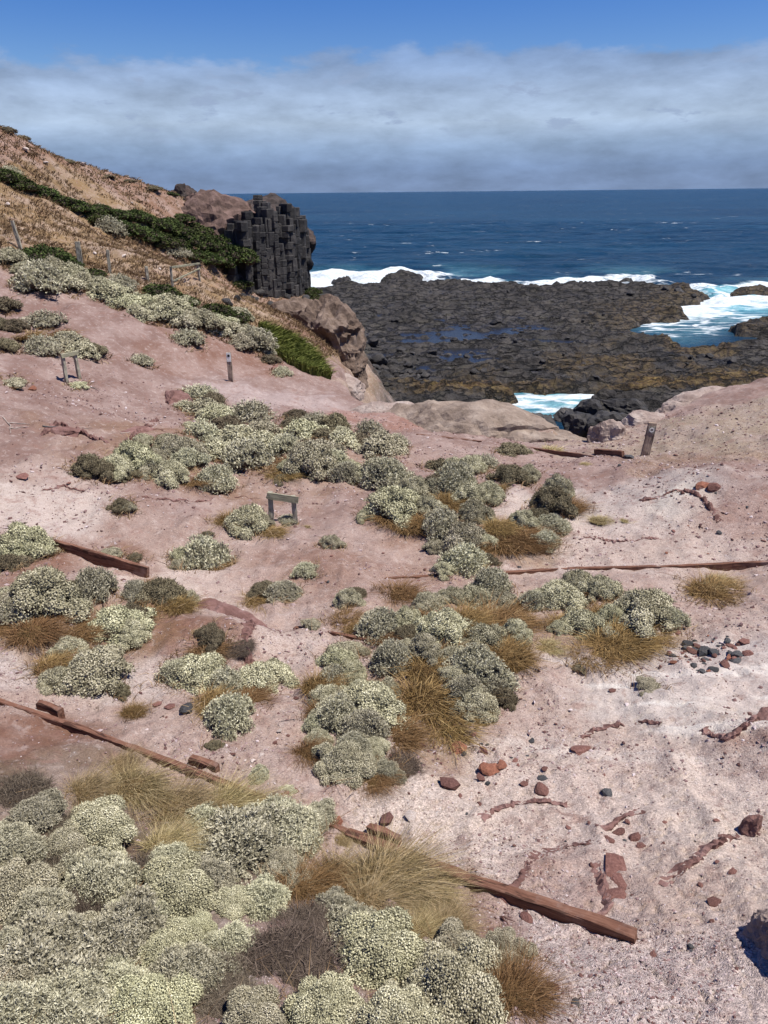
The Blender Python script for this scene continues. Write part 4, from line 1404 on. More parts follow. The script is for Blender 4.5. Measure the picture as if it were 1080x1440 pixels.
zone('beside the second red timber board', 'plants beside the second timber board', [
    (545, 1385, 150, 'y'), (510, 1345, 90, 's'), (640, 1450, 175, 'g'), (590, 1450, 120, 'g'), (545, 1490, 130, 'g'), (640, 1370, 100, 'g'), (470, 1292, 55, 's'), (706, 1355, 80, 'g'), (725, 1420, 80, 'B', .9), (690, 1400, 60, 'B', .9),
    (480, 1260, 120, 'T'), (545, 1265, 150, 'T'), (600, 1285, 90, 'T'), (520, 1300, 110, 'T', .8), (630, 1320, 70, 'T', .8), (430, 1270, 80, 'B', .8), (480, 1190, 30, 'T', .7), (585, 1330, 70, 'T')])
zone('in the big central clump', 'plants of the big central clump', [
    (485, 928, 46, 'g'), (475, 946, 50, 'y'), (492, 960, 46, 'y'), (528, 1014, 78, 'g'), (553, 942, 52, 's'), (597, 930, 46, 'g'), (475, 1025, 62, 's'), (510, 1045, 60, 's'), (485, 1093, 82, 'g'), (545, 1098, 42, 's'), (450, 1050, 40, 's'),
    (670, 962, 66, 's'), (668, 1010, 52, 'g'), (695, 990, 50, 'd'), (595, 1010, 90, 'B', .9), (600, 960, 70, 'B', .9), (630, 1040, 70, 'B', .8), (560, 1050, 60, 'B', .8), (555, 1095, 70, 'X', .8), (448, 975, 50, 'B'), (435, 1070, 50, 'B', .8), (520, 1105, 50, 'B', .5), (450, 1010, 40, 'B'), (575, 900, 40, 'd'), (640, 1000, 60, 'B', .9),
    (505, 988, 56, 'g'), (542, 982, 46, 'y'), (458, 992, 42, 'g'), (500, 1072, 54, 's'), (525, 1066, 44, 'g'), (636, 934, 40, 'g'), (690, 985, 44, 's'), (655, 986, 44, 's'), (466, 965, 40, 's'), (572, 925, 40, 'g')])
zone('behind the big central clump', 'plants behind the big central clump', [
    (600, 858, 42, 'g'), (635, 848, 48, 'y'), (690, 840, 50, 's'), (667, 853, 50, 'y'), (703, 860, 48, 'g'), (533, 896, 52, 's'), (570, 888, 50, 'y'), (622, 904, 70, 'g'), (682, 914, 58, 'y'), (725, 906, 42, 'g'),
    (715, 940, 60, 'B', .9), (690, 890, 80, 'B', .8), (650, 890, 60, 'B', .8), (735, 885, 40, 'B'), (560, 845, 56, 'B', .7), (720, 865, 40, 'B'), (540, 905, 40, 'B', .7), (772, 918, 50, 'T', .5), (700, 925, 40, 'B'), (590, 875, 40, 'B', .7), (500, 890, 30, 'B', .5)])
zone('at the pale path', 'small plants by the crumbling bank', [
    (372, 838, 44, 'd', .75), (398, 843, 40, 's', .7), (490, 853, 36, 'g'), (488, 880, 44, 'B', .9), (410, 843, 26, 'g'), (430, 812, 34, 's'), (466, 770, 30, 'g'), (440, 884, 26, 'g', .5), (370, 850, 50, 'B', .4), (385, 752, 30, 'B', .5), (500, 842, 30, 'd')])
zone('in the clump beside the red scree', 'plants of the clump beside the scree', [
    (787, 857, 66, 'g'), (812, 832, 50, 'y'), (842, 840, 52, 'g'), (818, 897, 68, 'y'), (905, 884, 88, 'g'), (940, 880, 40, 's'), (865, 920, 90, 'B', .7), (850, 880, 50, 'B', .7), (830, 930, 60, 'B', .5), (900, 905, 60, 'B', .6), (790, 880, 40, 'B', .6)])
zone('standing alone on the pale gravel', 'tufts alone on the gravel', [(1000, 842, 70, 'B', .6), (1010, 825, 50, 'T', .4), (910, 970, 32, 'g', .5), (813, 945, 20, 'd', .4)])
zone('near the carved sign post', 'plants near the carved sign post', [
    (722, 637, 48, 'd', .6), (716, 677, 46, 'd'), (742, 674, 36, 'g'), (782, 700, 40, 'g'), (775, 720, 50, 'd'), (795, 718, 50, 'B', .7), (843, 740, 40, 'T', .9), (775, 638, 44, 'T', .5), (822, 655, 18, 'T', .6), (880, 735, 20, 'T', .4)])
zone('in the brown grass patch', 'plants of the brown grass patch', [
    (776, 748, 38, 's'), (768, 770, 36, 's'), (735, 742, 36, 'g'), (755, 735, 34, 'd'), (715, 772, 70, 'B', .8), (745, 775, 56, 'B', .8), (690, 775, 46, 'B', .7), (700, 752, 40, 'B', .8)])
zone('in the curved clump', 'plants of the curved clump', [
    (618, 665, 42, 'd'), (640, 664, 34, 'g'), (662, 665, 48, 'g'), (682, 657, 30, 's'), (555, 727, 72, 'y'), (540, 712, 40, 'g'), (580, 703, 48, 'g'), (602, 720, 40, 'g'), (640, 693, 60, 's'), (662, 708, 50, 'g'), (688, 704, 42, 'y'), (668, 732, 48, 'y'),
    (620, 753, 54, 's'), (650, 778, 70, 'g'), (655, 805, 64, 's'), (632, 715, 50, 'B', .8), (575, 748, 60, 'B', .7), (600, 745, 46, 'B', .7), (615, 690, 36, 'd'), (680, 790, 30, 'B', .6), (550, 735, 50, 'B', .6), (700, 690, 20, 'B', .5)])
zone('in the crescent clump', 'plants of the crescent clump', [(492, 662, 34, 'g'), (488, 674, 34, 's'), (503, 680, 32, 'g'), (541, 683, 56, 's'), (530, 670, 34, 'd')])
zone('in the wide clump below the saddle', 'plants of the wide clump', [
    (437, 670, 80, 'g'), (411, 665, 42, 'y'), (425, 614, 60, 'y'), (481, 625, 54, 'g'), (537, 639, 56, 'g'), (507, 628, 42, 'd'), (455, 643, 52, 'g'), (400, 640, 46, 's'), (445, 600, 34, 's'), (520, 612, 34, 's'), (470, 606, 40, 'd'), (395, 672, 46, 'B', .5), (418, 590, 30, 'd')])
zone('in the long mauve slope clump', 'plants of the long clump', [
    (130, 671, 46, 'd'), (163, 667, 46, 'g'), (190, 657, 56, 'y'), (240, 679, 52, 'g'), (255, 643, 52, 'g'), (237, 635, 46, 'y'), (306, 690, 48, 's'), (265, 658, 38, 's'), (346, 660, 62, 's'), (300, 643, 56, 'g'), (201, 623, 27, 'g'), (268, 602, 24, 'g'),
    (281, 560, 40, 's'), (288, 582, 58, 'y'), (305, 594, 50, 'y'), (350, 594, 60, 's'), (330, 624, 60, 'g'), (372, 634, 52, 'g'), (300, 568, 30, 'd'), (285, 618, 40, 's'), (320, 605, 36, 'd'), (215, 668, 40, 'g'), (275, 680, 40, 'B', .5), (385, 655, 44, 'B', .6), (345, 640, 44, 'y'), (180, 675, 30, 'd', .6), (120, 660, 26, 'B'), (365, 610, 40, 'g')])
zone('beside the low timber barrier', 'plants beside the low timber barrier', [
    (288, 800, 66, 's', 1.15), (348, 748, 56, 'g', 1.1), (360, 747, 22, 's', .8), (325, 740, 40, 'B'), (402, 737, 24, 's', .6), (376, 735, 14, 'T', .6), (430, 742, 14, 'T', .6), (172, 720, 30, 'd'), (178, 718, 22, 'g'), (392, 677, 26, 'd', .5), (310, 800, 30, 'B', .5), (250, 800, 20, 'T', .4), (292, 755, 14, 'd', .8)])
zone('around the short red retaining board', 'plants around the short retaining board', [
    (37, 783, 66, 'y'), (15, 800, 44, 'd'), (65, 860, 96, 'y'), (28, 872, 44, 's'), (8, 850, 44, 'd'), (132, 842, 56, 's'), (100, 850, 50, 'd'), (170, 900, 80, 'y'), (190, 908, 48, 'g'), (225, 850, 70, 'd'), (250, 862, 46, 'B'), (155, 785, 32, 'g', .6), (190, 788, 24, 'd', .6),
    (132, 970, 90, 'g'), (100, 920, 50, 'g'), (170, 980, 26, 'd'), (50, 905, 70, 'B', .5), (110, 900, 60, 'B', .5), (15, 890, 50, 'B', .5), (75, 945, 50, 'B', .5), (200, 870, 40, 'B', .6), (60, 785, 30, 'B'), (210, 830, 40, 'B', .6)])
zone('on the crumbling red bank', 'plants on the crumbling bank', [
    (297, 908, 42, 'd'), (285, 968, 80, 'g'), (318, 974, 52, 's'), (370, 971, 72, 'g'), (388, 953, 44, 'y'), (322, 1028, 64, 's'), (303, 1054, 26, 'd'), (187, 1008, 32, 'B'), (365, 1098, 28, 's'), (350, 990, 50, 'B', .6), (300, 1000, 50, 'B', .6), (290, 925, 50, 'B', .5), (260, 945, 40, 'B', .6), (405, 1115, 24, 's', .4), (335, 920, 46, 'X', .6)])
zone('along the hillside fence', 'bushes along the hillside fence', [
    (17, 372, 40, 'y'), (32, 383, 34, 'y'), (62, 415, 56, 's'), (90, 408, 44, 'g'), (52, 390, 40, 'y'), (75, 392, 40, 'y'), (100, 396, 40, 'y'), (120, 404, 48, 'y'), (140, 412, 46, 'y'), (157, 422, 48, 'y'), (180, 432, 46, 'y'), (196, 450, 36, 'g'), (205, 432, 36, 'y'), (233, 443, 56, 'y'),
    (258, 462, 46, 'g'), (265, 484, 36, 's'), (290, 465, 48, 'y'), (316, 473, 46, 'g'), (333, 452, 40, 'y'), (345, 470, 36, 'y'), (356, 492, 50, 's'), (340, 488, 36, 'g'), (277, 450, 40, 'y'), (305, 455, 36, 'y'), (375, 499, 20, 'g'), (396, 527, 24, 's'), (225, 452, 36, 'g'), (170, 408, 34, 's'), (40, 402, 34, 'd'), (245, 432, 40, 'y'), (215, 442, 30, 'y'), (380, 512, 22, 'd')])
zone('among the hillside fence bushes', 'green shrubs among the pale fence bushes', [(60, 372, 60, 'G', .7), (85, 378, 44, 'G', .7), (225, 420, 50, 'G', .6), (255, 430, 46, 'G', .6), (300, 445, 50, 'G', .6), (325, 452, 44, 'G', .6), (130, 390, 36, 'G', .6)])
zone('above the small handrail', 'bushes above the small handrail', [
    (8, 492, 34, 'd'), (60, 499, 46, 's'), (115, 503, 50, 'g'), (95, 488, 40, 'g'), (62, 460, 42, 's'), (18, 544, 36, 'g', .6), (200, 516, 26, 's'), (8, 440, 36, 'd'), (110, 545, 26, 'y', .5), (40, 480, 40, 'B', .6), (85, 475, 40, 'B', .6), (22, 465, 30, 'd'), (130, 500, 30, 'd'), (0, 460, 26, 'd')])
zone('on the dark band across the brown hill', 'green shrubs across the brown hill', [
    (5, 254, 50, 'G', .6), (28, 264, 46, 'G', .6), (52, 274, 46, 'G', .6), (78, 285, 46, 'G', .6), (104, 297, 46, 'G', .6), (128, 310, 46, 'G', .7), (150, 322, 48, 'G', .7), (175, 332, 48, 'G', .7), (200, 338, 48, 'G', .7), (225, 345, 46, 'G', .7), (190, 312, 40, 'G', .7), (215, 322, 44, 'G', .7), (240, 332, 46, 'G', .7), (258, 350, 46, 'G', .7),
    (280, 352, 46, 'G', .8), (302, 358, 50, 'G', .8), (325, 360, 44, 'G', .8), (300, 340, 44, 'G', .8), (272, 330, 40, 'G', .7), (322, 342, 40, 'G', .8), (165, 308, 36, 'G', .6), (140, 300, 34, 'G', .6), (245, 360, 30, 's'), (155, 330, 34, 's'), (290, 372, 44, 'G', .6), (265, 365, 40, 'G', .6), (235, 320, 34, 'G', .6), (15, 246, 30, 's', .5), (255, 312, 30, 'G', .6)])
for (u_, v_, w_, D_, k_) in [(322, 364, 56, 55.0, 'G'), (300, 372, 50, 54.6, 'G'), (338, 358, 34, 55.6, 'G'), (312, 348, 44, 55.8, 'G'), (285, 362, 40, 54.2, 'G'), (330, 344, 36, 56.5, 'G'), (290, 346, 34, 55.4, 's'), (440, 412, 20, 62.5, 'G'), (265, 352, 40, 53.4, 'G'), (280, 335, 36, 54.5, 'G')]:
    plant_at(u_, v_, w_, k_, 'on top of the basalt headland', 'shrubs on the headland', .8, D_)
zone('along the skyline of the brown hill', 'tufts along the skyline', [(8, 186, 26, 'd', .6), (30, 196, 22, 'd', .6), (45, 202, 18, 'G', .5), (95, 228, 18, 'd', .5), (150, 248, 20, 'd', .5), (180, 256, 18, 'd', .5), (215, 268, 18, 'd', .5), (240, 274, 18, 'G', .5)])
zone('on the slope under the black columns', 'shrubs under the black columns', [(440, 422, 30, 'G', .6), (425, 436, 34, 'd', .6), (450, 436, 26, 'G', .6), (330, 402, 40, 'G', .5), (455, 455, 24, 'd', .5), (400, 440, 34, 'd', .5)])


# green grass bank above the pale rock lip: dense blades that nobody could count
def grass_bank():
    g = np.random.default_rng(8)
    poly = np.array([hit(u, v)[0][:2] for u, v in [(362, 462), (395, 470), (430, 490), (455, 515), (466, 534), (440, 528), (405, 512), (380, 492)]])
    c = poly.mean(0)
    lo, hi = poly.min(0), poly.max(0)
    P = g.uniform(lo, hi, (26000, 2))
    P = P[inside(P, poly)][:9000]
    n = len(P)
    A = np.c_[P, land_z(P) - .03]
    w = np.c_[g.normal(.15, .15, n), g.normal(-.1, .15, n)]
    ln = g.uniform(.2, .5, n)
    B = A + np.c_[w * .4 * ln[:, None], ln * .7]; C = A + np.c_[w * 2.2 * ln[:, None], ln * .95]
    V, Fi = strips(g, A, B, C, g.uniform(.012, .028, n))
    me = mesh_from('green_grass', V, Fi, False)
    set_attr(me, 'tint', np.repeat(np.clip(g.normal(.5, .25, n), 0, 1), 6))
    m = mat_foliage('green_grass_blade', (.05, .065, .012), (.12, .145, .03), (.24, .25, .07), var=0)
    o = link('green_grass', me, m)
    setting(o, 'stuff', 'long green grass bank above the pale rock lip', 'grass')


grass_bank()


def hill_grass():
    g = np.random.default_rng(18)
    nt = 46000
    r = np.exp(g.uniform(math.log(24), math.log(66), nt)); a = g.uniform(rad(-48), rad(-1), nt)
    P = np.c_[r * np.sin(a), r * np.cos(a)]
    k = (sdf(P, HILLZONE) + (fbm(P[:, 0] / 1.5, P[:, 1] / 1.5, 3, 5) - .5) * 3 > 0.3) & (sdf(P, LAND) > .2) & (fbm(P[:, 0] / 2.2, P[:, 1] / 2.2, 4, 6) > g.uniform(.25, .5, nt))
    P = P[k]; r = r[k]; n = len(P)
    A0 = np.c_[P, land_z(P)]
    m = 5
    A = np.repeat(A0, m, 0) + np.c_[g.normal(0, .09, (n * m, 2)), np.full(n * m, -.03)]
    N_ = n * m
    w = g.normal(0, .5, (N_, 2)) + np.array([.25, .1])
    ln = g.uniform(.06, .20, N_)
    B = A + np.c_[w * .4 * ln[:, None], ln * .6]; C = A + np.c_[w * 1.2 * ln[:, None], ln * .9]
    V, Fi = strips(g, A, B, C, np.repeat(r, m) * .00045)
    me = mesh_from('dry_grass', V, Fi, False)
    tone = np.repeat(np.clip(fbm(P[:, 0] / 3, P[:, 1] / 3, 4, 9) * 1.3 - .15, 0, 1), m)
    set_attr(me, 'tint', np.repeat(np.clip(tone + g.normal(0, .15, N_), 0, 1), 6))
    o = link('dry_grass', me, mat_foliage('hill_grass_blade', (.11, .07, .034), (.175, .12, .06), (.26, .195, .105), var=0))
    setting(o, 'stuff', 'thin brown dry grass covering the hillside', 'grass')


hill_grass()


def skirts():
    """thin dead grass that fills the ground between the bushes of each clump"""
    g = np.random.default_rng(28)
    S = np.array(SKIRT)
    per = np.clip((70 * (S[:, 2] / .35) ** 1.3), 14, 150).astype(int)
    i = np.repeat(np.arange(len(S)), per)
    n = len(i)
    a = g.uniform(0, 2 * math.pi, n); q = S[i, 2] * g.uniform(.75, 1.65, n)
    P = np.c_[S[i, 0] + q * np.cos(a), S[i, 1] + q * np.sin(a)]
    k = fbm(P[:, 0] / .8, P[:, 1] / .8, 3, 66) > g.uniform(.36, .6, n)
    P = P[k]
    m = 3
    P = np.repeat(P, m, 0) + g.normal(0, .025, (len(P) * m, 2))
    n = len(P)
    r = np.hypot(P[:, 0], P[:, 1])
    A = np.c_[P, land_z(P) - .02]
    w = g.normal(0, .6, (n, 2)) + np.array([.2, .05])
    ln = g.uniform(.05, .17, n)
    B = A + np.c_[w * .4 * ln[:, None], ln * .55]; C = A + np.c_[w * 1.3 * ln[:, None], ln * .75]
    V, Fi = strips(g, A, B, C, .0012 + r * .00038)
    me = mesh_from('dead_grass', V, Fi, False)
    set_attr(me, 'tint', np.repeat(np.clip(fbm(P[:, 0], P[:, 1], 2, 4) * .8 + g.normal(.1, .2, n), 0, 1), 6))
    o = link('dead_grass', me, mat_foliage('dead_grass_blade', (.10, .055, .025), (.20, .125, .06), (.36, .27, .15), var=0))
    setting(o, 'stuff', 'thin dead grass fringing the bush clumps', 'grass')


skirts()


def tell_apart():
    """look-alikes of a clump: say which other plant each one touches, and what stands on its far side"""
    XY = np.array([(p[0], p[1]) for p in PLANTS]); Rr = np.array([p[2] for p in PLANTS])
    for rnd in range(2):
        by = {}
        for i, p in enumerate(PLANTS):
            by.setdefault(p[4]['label'], []).append(i)
        for lb, ids in by.items():
            if len(ids) < 2:
                continue
            for i in ids:
                d = np.hypot(*(XY - XY[i]).T) - Rr
                used = [i]
                for j in np.argsort(d):
                    ph = SHORT[PLANTS[j][3]]
                    if j != i and PLANTS[j][3] != PLANTS[i][3] and ph not in lb:
                        join = ' beside ' if rnd == 0 else ' and '
                        new = lb + join + ph
                        if len(new.split()) <= 16:
                            PLANTS[i][4]['label'] = new
                        break


tell_apart()

# ------------------------------------------------------------------ timber
def worn_box(L, Wd, H, seed=0, cuts=10, ch=.008, jit=.004):
    """box along X (length L), chamfered and slightly worn, base at z = 0"""
    g = np.random.default_rng(seed)
    c = min(ch, Wd * .3, H * .3)
    ring = np.array([(-Wd / 2 + c, 0), (Wd / 2 - c, 0), (Wd / 2, c), (Wd / 2, H - c), (Wd / 2 - c, H), (-Wd / 2 + c, H), (-Wd / 2, H - c), (-Wd / 2, c)])
    xs = np.linspace(-L / 2, L / 2, cuts + 1)
    V = []
    for i, x in enumerate(xs):
        j = g.normal(0, jit, (8, 2))
        s = .94 if i in (0, cuts) else 1
        V.append(np.c_[np.full(8, x + (g.normal(0, jit) if 0 < i < cuts else 0)) + (g.normal(0, jit * 1.5, 8) if i in (0, cuts) else 0), (ring - [0, H / 2]) * s + [0, H / 2] + j])
    V = np.vstack(V)
    Fq = [(i * 8 + k, i * 8 + (k + 1) % 8, i * 8 + 8 + (k + 1) % 8, i * 8 + 8 + k) for i in range(cuts) for k in range(8)]
    e = cuts * 8
    caps = [(7, 6, 5, 4), (7, 4, 3, 0), (0, 3, 2, 1), (e + 4, e + 5, e + 6, e + 7), (e + 0, e + 3, e + 4, e + 7), (e + 1, e + 2, e + 3, e + 0)]
    return V, np.array(Fq + caps)


def board(name, p, q, Wd, H, above, mat, label, seed, cat='timber', group=None, parent=None, roll=0.0):
    """a board laid between ground points p and q, its top `above` metres proud"""
    p = np.array(p, float); q = np.array(q, float)
    d = q - p
    L = np.linalg.norm(d)
    V, Fq = worn_box(L, Wd, H, seed, max(4, int(L / .15)))
    me = mesh_from(name, V, Fq, False)
    mid = (p + q) / 2
    o = link(name, me, M[mat], parent, loc=(mid[0], mid[1], mid[2] - H + above), rot=(roll, -math.asin(d[2] / L), math.atan2(d[1], d[0])))
    if label:
        tag(o, label, cat, group)
    return o


def gp(u, v):
    return hit(u, v)[0]


def edging(pts, Wd, H, above, label, seed, group=None):
    P = [gp(*k) for k in pts]
    for i in range(len(P) - 1):
        lb = label if isinstance(label, str) else label[i]
        board('edging_board', P[i], P[i + 1], Wd, H, above + (i % 2) * .004, 'redwood', lb, seed + i, 'timber', group)


edging([(-60, 972), (92, 1022), (262, 1086), (498, 1180)], .06, .26, .07, ['red timber edging board beside the bare brown soil terrace', 'red timber edging board next to the straw tussocks', 'red timber edging board half hidden by silvery bushes'], 1, 'boards of the long timber edging')
edging([(492, 1178), (668, 1246), (902, 1326)], .085, .26, .075, ['splintered red timber board with a stake behind it by the straw tussock', 'red timber board with a bare sawn end on open gravel'], 11, 'boards of the long timber edging')
for k, (u, v, lb) in enumerate([(62, 1003, 'squat red timber stake behind the edging by the soil terrace'), (280, 1083, 'squat red timber stake behind the edging by the straw tussocks'), (537, 1186, 'squat red timber stake behind the splintered edging board')]):
    p = gp(u, v)
    dr = unit(np.array(gp(262, 1086)) - np.array(gp(92, 1022))) if k < 2 else unit(np.array(gp(668, 1246)) - np.array(gp(492, 1180)))
    n_ = np.array([-dr[1], dr[0], 0]) * .075
    p = p + n_
    board('edging_stake', p - dr * .15, p + dr * .15, .07, .3, .06, 'redwood', lb, 20 + k, 'stake', 'stakes of the long timber edging')
a, b = gp(70, 772), gp(207, 812)
board('retaining_board', a, b, .06, .34, .20, 'redwood', 'short orange red retaining board ending at the pale path', 31)
edging([(455, 819), (575, 812), (690, 806), (800, 800), (930, 797), (1090, 790)], .06, .2, .02, ['buried red strip starting by the gravel mound', 'buried red strip passing the dark blue stone', 'buried red strip below the curved clump', 'buried red strip behind the clump by the scree', 'buried red strip running out over open gravel'], 40, 'buried timber strips across the gully')
edging([(418, 884), (487, 895), (556, 911)], .06, .2, .03, ['short buried red strip beside the pale bent path', 'short buried red strip running under the central clump'], 50, 'short buried strips by the central clump')
edging([(585, 611), (665, 620), (745, 630), (835, 642)], .06, .2, .025, ['red strip edging the saddle below the rock hump', 'red strip edging the saddle behind a low brown bush', 'red strip edging the saddle towards the carved sign post'], 60, 'strips edging the saddle')
board('edging_board', gp(838, 640), gp(878, 643), .08, .3, .16, 'redwood', 'short thick red board at the carved sign post', 66)


def upright(name, p, H, w, t, mat, parent=None, lean=(0, 0), rz=0.0, seed=0, sink=.25):
    V, Fq = worn_box(H + sink, w, t, seed, 8, .012, .004)
    V = np.c_[V[:, 1], V[:, 2] - t / 2, V[:, 0] + (H + sink) / 2 - sink]
    me = mesh_from(name, V, Fq[:, ::-1], False)
    return link(name, me, M[mat], parent, loc=p, rot=(lean[0], lean[1], rz))


def barrier(u1, v1, u2, v2, h, w, label, seed, cat='barrier', low=False, rw=.10):
    p, q = gp(u1, v1), gp(u2, v2)
    root = link('timber_barrier', None, loc=p)
    d = q - p
    rz = math.atan2(d[1], d[0])
    upright('post', (0, 0, 0), h, w, w, 'greywood', root, (0, .02), rz, seed)
    upright('post', d, h, w, w, 'greywood', root, (.0, -.03), rz, seed + 1)
    e = unit(d) * w * .7
    a = np.array([0, 0, h]) - e; b = d + np.array([0, 0, h]) + e
    nrm = np.array([math.sin(rz), -math.cos(rz), 0]) * (w * .5 + .022)
    board('rail', a + nrm, b + nrm, .04, rw, .015, 'greyrail', None, seed + 2, parent=root)
    if low:
        board('rail', a * .35 + nrm, b * np.array([1, 1, .8]) * 1.0 - np.array([0, 0, h * .1]) + nrm, .04, .07, 0, 'greyrail', None, seed + 3, parent=root)
    return tag(root, label, cat)


barrier(382, 732, 416, 737, .60, .095, 'low weathered timber barrier of two posts and a rail on the flat', 71, rw=.14)
barrier(94, 538, 112, 533, .80, .09, 'small weathered handrail on the bare mauve slope', 75, rw=.11)
barrier(243, 404, 281, 396, .85, .09, 'two post timber barrier with a sagging lower rail on the brown hill', 79, low=True, rw=.09)
for k, (u, v, hp, lb) in enumerate([(30, 352, 38, 'leaning grey fence post beside the rounded yellow green bushes'), (114, 377, 34, 'thick split grey fence post above the pale bush band'), (155, 385, 31, 'slim grey fence post between the split post and the short stump'), (208, 396, 20, 'short weathered fence stump in the brown grass')]):
    p, D = hit(u, v)
    o = upright('fence_post', p, hp * D / F * 1.03, .12 if k != 1 else .2, .12, 'greywood', None, (.02, [-.12, .02, .03, 0][k]), .2 * k, 90 + k)
    tag(o, lb, 'post', 'posts of the hillside fence')


def marker_post():
    p, D = hit(325, 536)
    h = 39 * D / F * 1.04
    root = link('marker_post', None, loc=p)
    w = .16
    post = upright('post', (0, 0, 0), h, w, .09, 'brownpost', root, seed=101)
    V, Fq = worn_box(.30, w * .96, .012, 102, 3, .003, .0)
    V = np.c_[V[:, 1], -V[:, 2], V[:, 0]]
    pan = link('panel', mesh_from('panel', V, Fq, False), M['white'], root, loc=(0, -.047, h - .16))
    s = .055
    V = np.array([(0, 0, -s), (s, 0, 0), (0, 0, s), (-s, 0, 0), (0, -.004, -s), (s, -.004, 0), (0, -.004, s), (-s, -.004, 0)])
    Fq = np.array([(4, 5, 6, 7), (0, 1, 5, 4), (1, 2, 6, 5), (2, 3, 7, 6), (3, 0, 4, 7)])
    link('diamond_symbol', mesh_from('diamond_symbol', V, Fq), M['black'], pan, loc=(0, -.0125, .05))
    tag(root, 'brown trail marker post with white panel and black diamond', 'marker post')


marker_post()


def sign_post():
    p, D = hit(907, 640)
    h = 44 * D / F * 1.07
    root = link('sign_post', None, loc=p, rot=(0, .10, 0))
    w = .22
    upright('post', (0, 0, 0), h, w, .07, 'brownpost', root, seed=111)
    z = h - .17
    s = .09
    V, Fq = worn_box(.19, .19, .008, 112, 3, .002, 0)
    V = np.c_[V[:, 1], -V[:, 2], V[:, 0]]
    pan = link('panel', mesh_from('panel', V, Fq), M['greywood'], root, loc=(0, -.036, z))
    a = np.linspace(0, 2 * math.pi, 25)[:-1]
    ring = []
    for r_, y_ in ((.035, -.008), (.035, -.014), (.06, -.014), (.06, -.008)):
        ring.append(np.c_[r_ * np.cos(a), np.full(24, y_), r_ * np.sin(a)])
    V = np.vstack(ring)
    Fq = np.array([(i * 24 + k, i * 24 + (k + 1) % 24, i * 24 + 24 + (k + 1) % 24, i * 24 + 24 + k) for i in range(3) for k in range(24)])
    link('ring_emblem', mesh_from('ring_emblem', V, Fq), M['white'], pan)
    tag(root, 'leaning carved sign post with a pale ring emblem on the saddle', 'sign post')


sign_post()

# ------------------------------------------------------------------ loose stones
gS = np.random.default_rng(44)


def stone(u, v, w, mat, label, group, flat=1.0, proud=.25, rz=None, ex=1.0, tilt=.15):
    h = hit(u, v)
    if h is None:
        return
    p, D = h
    s = w * D / F / 2
    me = ROCKS[mat][gS.integers(5)]
    o = link('stone', me, loc=(p[0], p[1], p[2] + s * flat * .5 * proud), rot=(gS.uniform(-tilt, tilt), gS.uniform(-tilt, tilt), gS.uniform(0, 6.28) if rz is None else rz), scale=(s * ex, s, s * flat))
    tag(o, label, 'stone', group)


